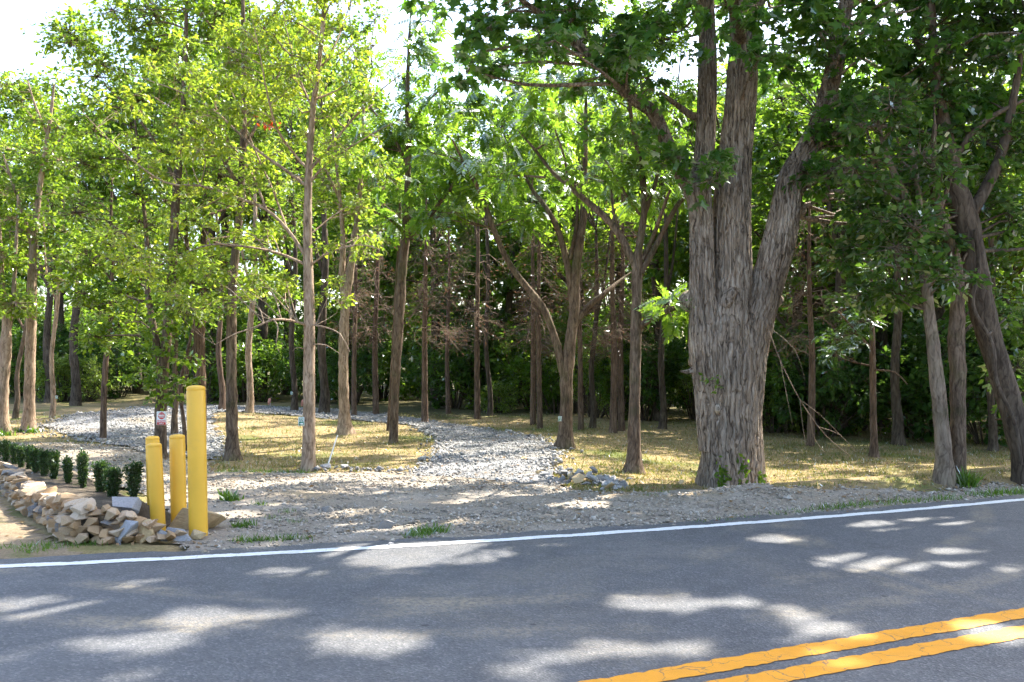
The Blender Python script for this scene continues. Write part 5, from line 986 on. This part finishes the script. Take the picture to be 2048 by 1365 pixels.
mb = MB(); slab(mb, sw, sh, .004, .004, rad=.016); link('plate', mb.mesh('plate', M['signwhite'], False), sg)
mb = MB(); poly_slab(mb, [(.056 * math.cos(a), .040 + .056 * math.sin(a)) for a in np.arange(32) / 32 * 6.28318], .0015, -.0002); disc = link('disc', mb.mesh('disc', M['red'], False), sg)
mb = MB(); slab(mb, .098, .019, .001, -.0018, .040); link('bar', mb.mesh('bar', M['signwhite'], False), disc)
words('DO NOT', .024, 0, .065, -.0026, M['signwhite'], disc); words('ENTER', .024, 0, .016, -.0026, M['signwhite'], disc)
mb = MB(); slab(mb, .140, .072, .0015, -.0002, -.068, rad=.008); pn = link('panel', mb.mesh('panel', M['red'], False), sg)
words('WRONG', .036, 0, -.052, -.0026, M['signwhite'], pn); words('WAY', .036, 0, -.085, -.0026, M['signwhite'], pn)
for z in (.102, -.103):
    mb = MB(); slab(mb, .007, .007, .002, -.0005, z, rad=.003); link('nail', mb.mesh('nail', M['bark_far'], False), sg)
def oneway(px, py, Y, w, h, label):
    r = empty('direction_sign', tuple(up(px, py, Y))); tag(r, label, 'sign')
    mb = MB(); slab(mb, w, h, .003, .003, rad=w * .1); link('plate', mb.mesh('plate', M['signwhite'], False), r)
    mb = MB(); slab(mb, w * .84, h * .88, .001, -.0002, rad=w * .05); gp = link('panel', mb.mesh('panel', M['green'], False), r)
    words('ONE', w * .40, 0, h * .27, -.0022, M['signwhite'], gp); words('WAY', w * .38, 0, h * .03, -.0022, M['signwhite'], gp)
    a = w * .3; mb = MB(); slab(mb, a * 1.1, a * .5, .001, -.0014, -h * .26, -a * .35); link('arrow_shaft', mb.mesh('arrow', M['signwhite'], False), gp)
    mb = MB(); poly_slab(mb, [(a * .2, -h * .26 + a * .7), (a * .2, -h * .26 - a * .7), (a * 1.1, -h * .26)], .001, -.0014); link('arrow_head', mb.mesh('arrow', M['signwhite'], False), gp)
    mb = MB(); slab(mb, w * .5, .02, .02, .024, h * .1, w * .5); link('bracket', mb.mesh('bracket', M['bark_brown'], False), r)
    return r
oneway(602.5, 843.5, float(b1[1]) - .10, .086, .128, 'green and white arrow sign fixed to the yellowing tree trunk')
bt = g(1131, 897); oneway(1120, 838, bt[1] - .12, .064, .092, 'small green and white sign on the leaning drive tree')
oneway(113, 795, g(104, 836)[1] - .1, .06, .08, 'tiny teal sign on a thin pole trunk at far left'); oneway(583.5, 787, g(588, 822)[1] - .1, .07, .09, 'tiny pale sign on a dark trunk behind the yellowing tree')
a0 = g(654, 936); a1 = up(675, 871, a0[1] + .05); mb = MB(); tube(mb, [(*a0, .012), (*((a0 + a1) / 2), .0105), (*a1, .009)], 8, .1, 0)
tag(link('leaning_rod', mb.mesh('rod', M['signwhite'])), 'thin white rod leaning out of a stone beside the yellowing tree', 'rod')
for px, py, hx, rz, m_, lab in [(651, 938, .085, .6, grey, 'square grey stone block at the foot of the white rod'), (640, 941, .05, 0, tan, 'brown clod beside the yellowing tree foot'), (196, 882, .07, .3, grey, 'pale stone at the foot of the crooked sapling'), (1050, 921, .07, .2, tan, 'single tan stone lying on the drive'), (780, 1097, .035, .4, grey, 'small loose stone on the white edge line'), (690, 938, .08, 1, M['gravel_stone'], 'pale rock right of the white rod, in a line of stones'), (715, 941, .07, 2, M['gravel_stone'], 'second pale rock in the line right of the rod'), (1362, 981, .05, 1, tan, 'small brown stone left of the maple foot'), (655, 1024, .08, .3, M['gravel_stone'], 'flat pale stone sunk in the gravel lot'), (775, 1056, .09, .2, M['gravel_stone'], 'flat pale stone in the gravel near the grass tuft')]:
    b = g(px, py); tag(stone(None, (b[0], b[1], max(b[2], 0) + hx * .3), (hx, hx * .75, hx * .6), rz, .1, 'loose_stone', m_), lab, 'stone')
for px, py, lab in [(541, 818, 'small stake with faded pink ribbon at the far drive edge, left'), (608, 822, 'small stake with faded pink ribbon behind the yellowing trunk')]:
    b = g(px, py); r = empty('survey_stake', tuple(b)); tag(r, lab, 'stake'); mb = MB(); slab(mb, .035, .36, .015, 0, .17); link('post', mb.mesh('post', M['bleached'], False), r)
    mb = MB(); poly_slab(mb, [(.02, .36), (-.07, .33), (-.09, .16), (-.05, .12), (.02, .22)], .006, -.016); link('ribbon', mb.mesh('ribbon', plain('faded_ribbon', (.55, .24, .17), .8), False), r)

# ------------------------------------------------------------------ grass and weeds
def px_ground(n, x0, x1, y0, y1):
    px = rng.uniform(x0, x1, n); py = rng.uniform(y0, y1, n); z = np.zeros(n)
    for _ in range(8): Y = FPX * (CAMH - z) / (py - HOR); X = (px - 1024) / FPX * Y; z = Hs(X, Y)
    return np.column_stack([X, Y, z])
P = px_ground(95000, -60, 2110, 826, 985); p2 = fuzz(P[:, :2]); ok = ~(inside(p2, lot_poly) | inside(p2, drive_poly) | inside(p2, mound_poly)) & (P[:, 1] > white_y(P[:, 0]) + 1.2) & ~((P[:, 0] < -2.5) & (P[:, 1] < 13)) & (P[:, 1] < 36)
P = P[ok]; gw = wav(P * [1, 1, 0], .6, 13) + rng.uniform(-.8, .8, len(P)); P = P[gw > -.55]
d = rng.normal(0, .55, P.shape); d[:, 2] = 1; nn = rng.normal(0, 1, P.shape); nn[:, 2] = .2
tag(link('lawn_grass', leaf_mesh('grass', P - [0, 0, .005], d, nn, .042 + .02 * rng.uniform(0, 1, len(P)) ** 3, (T_BLADE[0] * [2.4, 1, 1], T_BLADE[1]), M['grass'], var=.5)), 'short mown half-dry grass on the lawn', 'grass', kind='stuff')
def tuft(label, pts, n, h, spread=.05, name='weed_tuft', blade=.75, mat='weed'):
    C = np.array([g(*p) for p in pts]); b = C.mean(0); root = empty(name, tuple(b)); tag(root, label, 'weeds')
    n = int(n * 1.7); P = C[rng.integers(0, len(C), n)] + rng.normal(0, 1, (n, 3)) * [spread, spread * .8, 0]; P[:, 2] = Hs(P[:, 0], P[:, 1]) - .01
    d = rng.normal(0, .42, P.shape); d[:, 2] = 1; nn = rng.normal(0, 1, P.shape); nn[:, 2] = .1; hh = h * rng.uniform(.25, 1.0, n)
    tag(link('blades', leaf_mesh('blades', P, d, nn, hh, (np.array([(-.06, 0, 0), (.06, 0, 0), (.05, .5, .03), (-.05, .5, .03), (0, 1, .16)]) * [blade, 1, 1], np.array([(0, 1, 2), (0, 2, 3), (3, 2, 4)])), M[mat], b), root), kind='stuff')
tuft('bright green grass tuft at the asphalt edge in the middle of the lot', [(860, 1066), (845, 1068), (875, 1065), (830, 1072)], 260, .10, .06)
tuft('strip of green weeds at the asphalt edge right of the bollards', [(x, 1083 - (x - 480) * .03) for x in range(475, 615, 12)], 420, .075, .05)
tuft('pale green weed clump beside the long tan boulder', [(480, 1054), (495, 1053)], 150, .09, .05)
tuft('small leafy weed in the gravel right of the tallest bollard', [(465, 1003), (452, 1000)], 90, .13, .04, blade=2.4)
tuft('scattered weeds in the gravel behind the boulder', [(520, 1010), (575, 1025), (590, 1045), (545, 1038)], 160, .07, .05)
tuft('long strip of grass along the asphalt edge before the right trees', [(x, 1010 - (x - 1750) * .075) for x in range(1640, 1930, 14)], 520, .085, .06)
tuft('grass strip on the shoulder at the far right end', [(x, 990 - (x - 1980) * .05) for x in range(1950, 2080, 12)], 360, .10, .07)
tuft('sparse grass along the asphalt edge below the maple', [(1450, 1043), (1500, 1038), (1560, 1030), (1600, 1024), (1620, 1020), (1400, 1048)], 240, .06, .07)
tuft('spiky grass tuft at the foot of the dark ivy-footed trunk', [(1938, 966), (1930, 967)], 160, .22, .05)
tuft('low weeds at the front foot of the stone wall', [(30, 1098), (60, 1094), (105, 1092), (150, 1092), (185, 1090), (90, 1100), (55, 1104)], 420, .07, .07)
tuft('green weeds along the sun-lit gravel edge by the yellowing tree', [(x, 945) for x in range(440, 615, 14)], 500, .07, .07)
tuft('weeds in the shrub bed between the shrubs', [(125, 992), (170, 1000), (185, 995), (245, 1022)], 10, .03, .05)
tuft('grass growing through the gravel at the lot edge beside the rock pile', [(1290, 992), (1330, 985), (1270, 976)], 80, .06, .06)
tuft('low weed leaves round the foot of the two left pale trunks', [(50, 864), (62, 866), (0, 872), (12, 872)], 200, .14, .08, blade=2.2)

M['litter'] = leaf_mat('dry_leaf', [(.12, .07, .035), (.22, .14, .07), (.32, .23, .13)], (1.3, 1.1, .9), .2, .01)
P = np.concatenate([px_ground(5200, -60, 2110, 826, 985), px_ground(900, 0, 2048, 985, 1100)]); P = P[(P[:, 1] > white_y(P[:, 0]) + .25) & (rng.uniform(0, 1, len(P)) < .4 + .5 * wav(P * [1, 1, 0], .5, 17))]
d = rng.normal(0, 1, P.shape); d[:, 2] *= .25; nn = rng.normal(0, .4, P.shape); nn[:, 2] = 1
tag(link('fallen_leaves', leaf_mesh('litter', P + [0, 0, .018], d, nn, .055, T_OVAL, M['litter'])), 'dry brown leaves scattered over lawn and gravel', 'leaf litter', kind='stuff')
mb = MB(); n = 420; P = px_ground(n, 0, 2048, 828, 980); P = P[P[:, 1] > white_y(P[:, 0]) + 1]; a = rng.uniform(0, 6.28, len(P)); L_ = rng.uniform(.08, .32, (len(P), 1)); E = P + np.column_stack([np.cos(a), np.sin(a), 0 * a]) * L_; E[:, 2] = Hs(E[:, 0], E[:, 1])
spikes(mb, P + [0, 0, .012], E + [0, 0, .02], .005, .5, 4); tag(link('fallen_twigs', mb.mesh('twigs', M['dead'])), 'small dry twigs littering the lawn', 'twigs', kind='stuff')
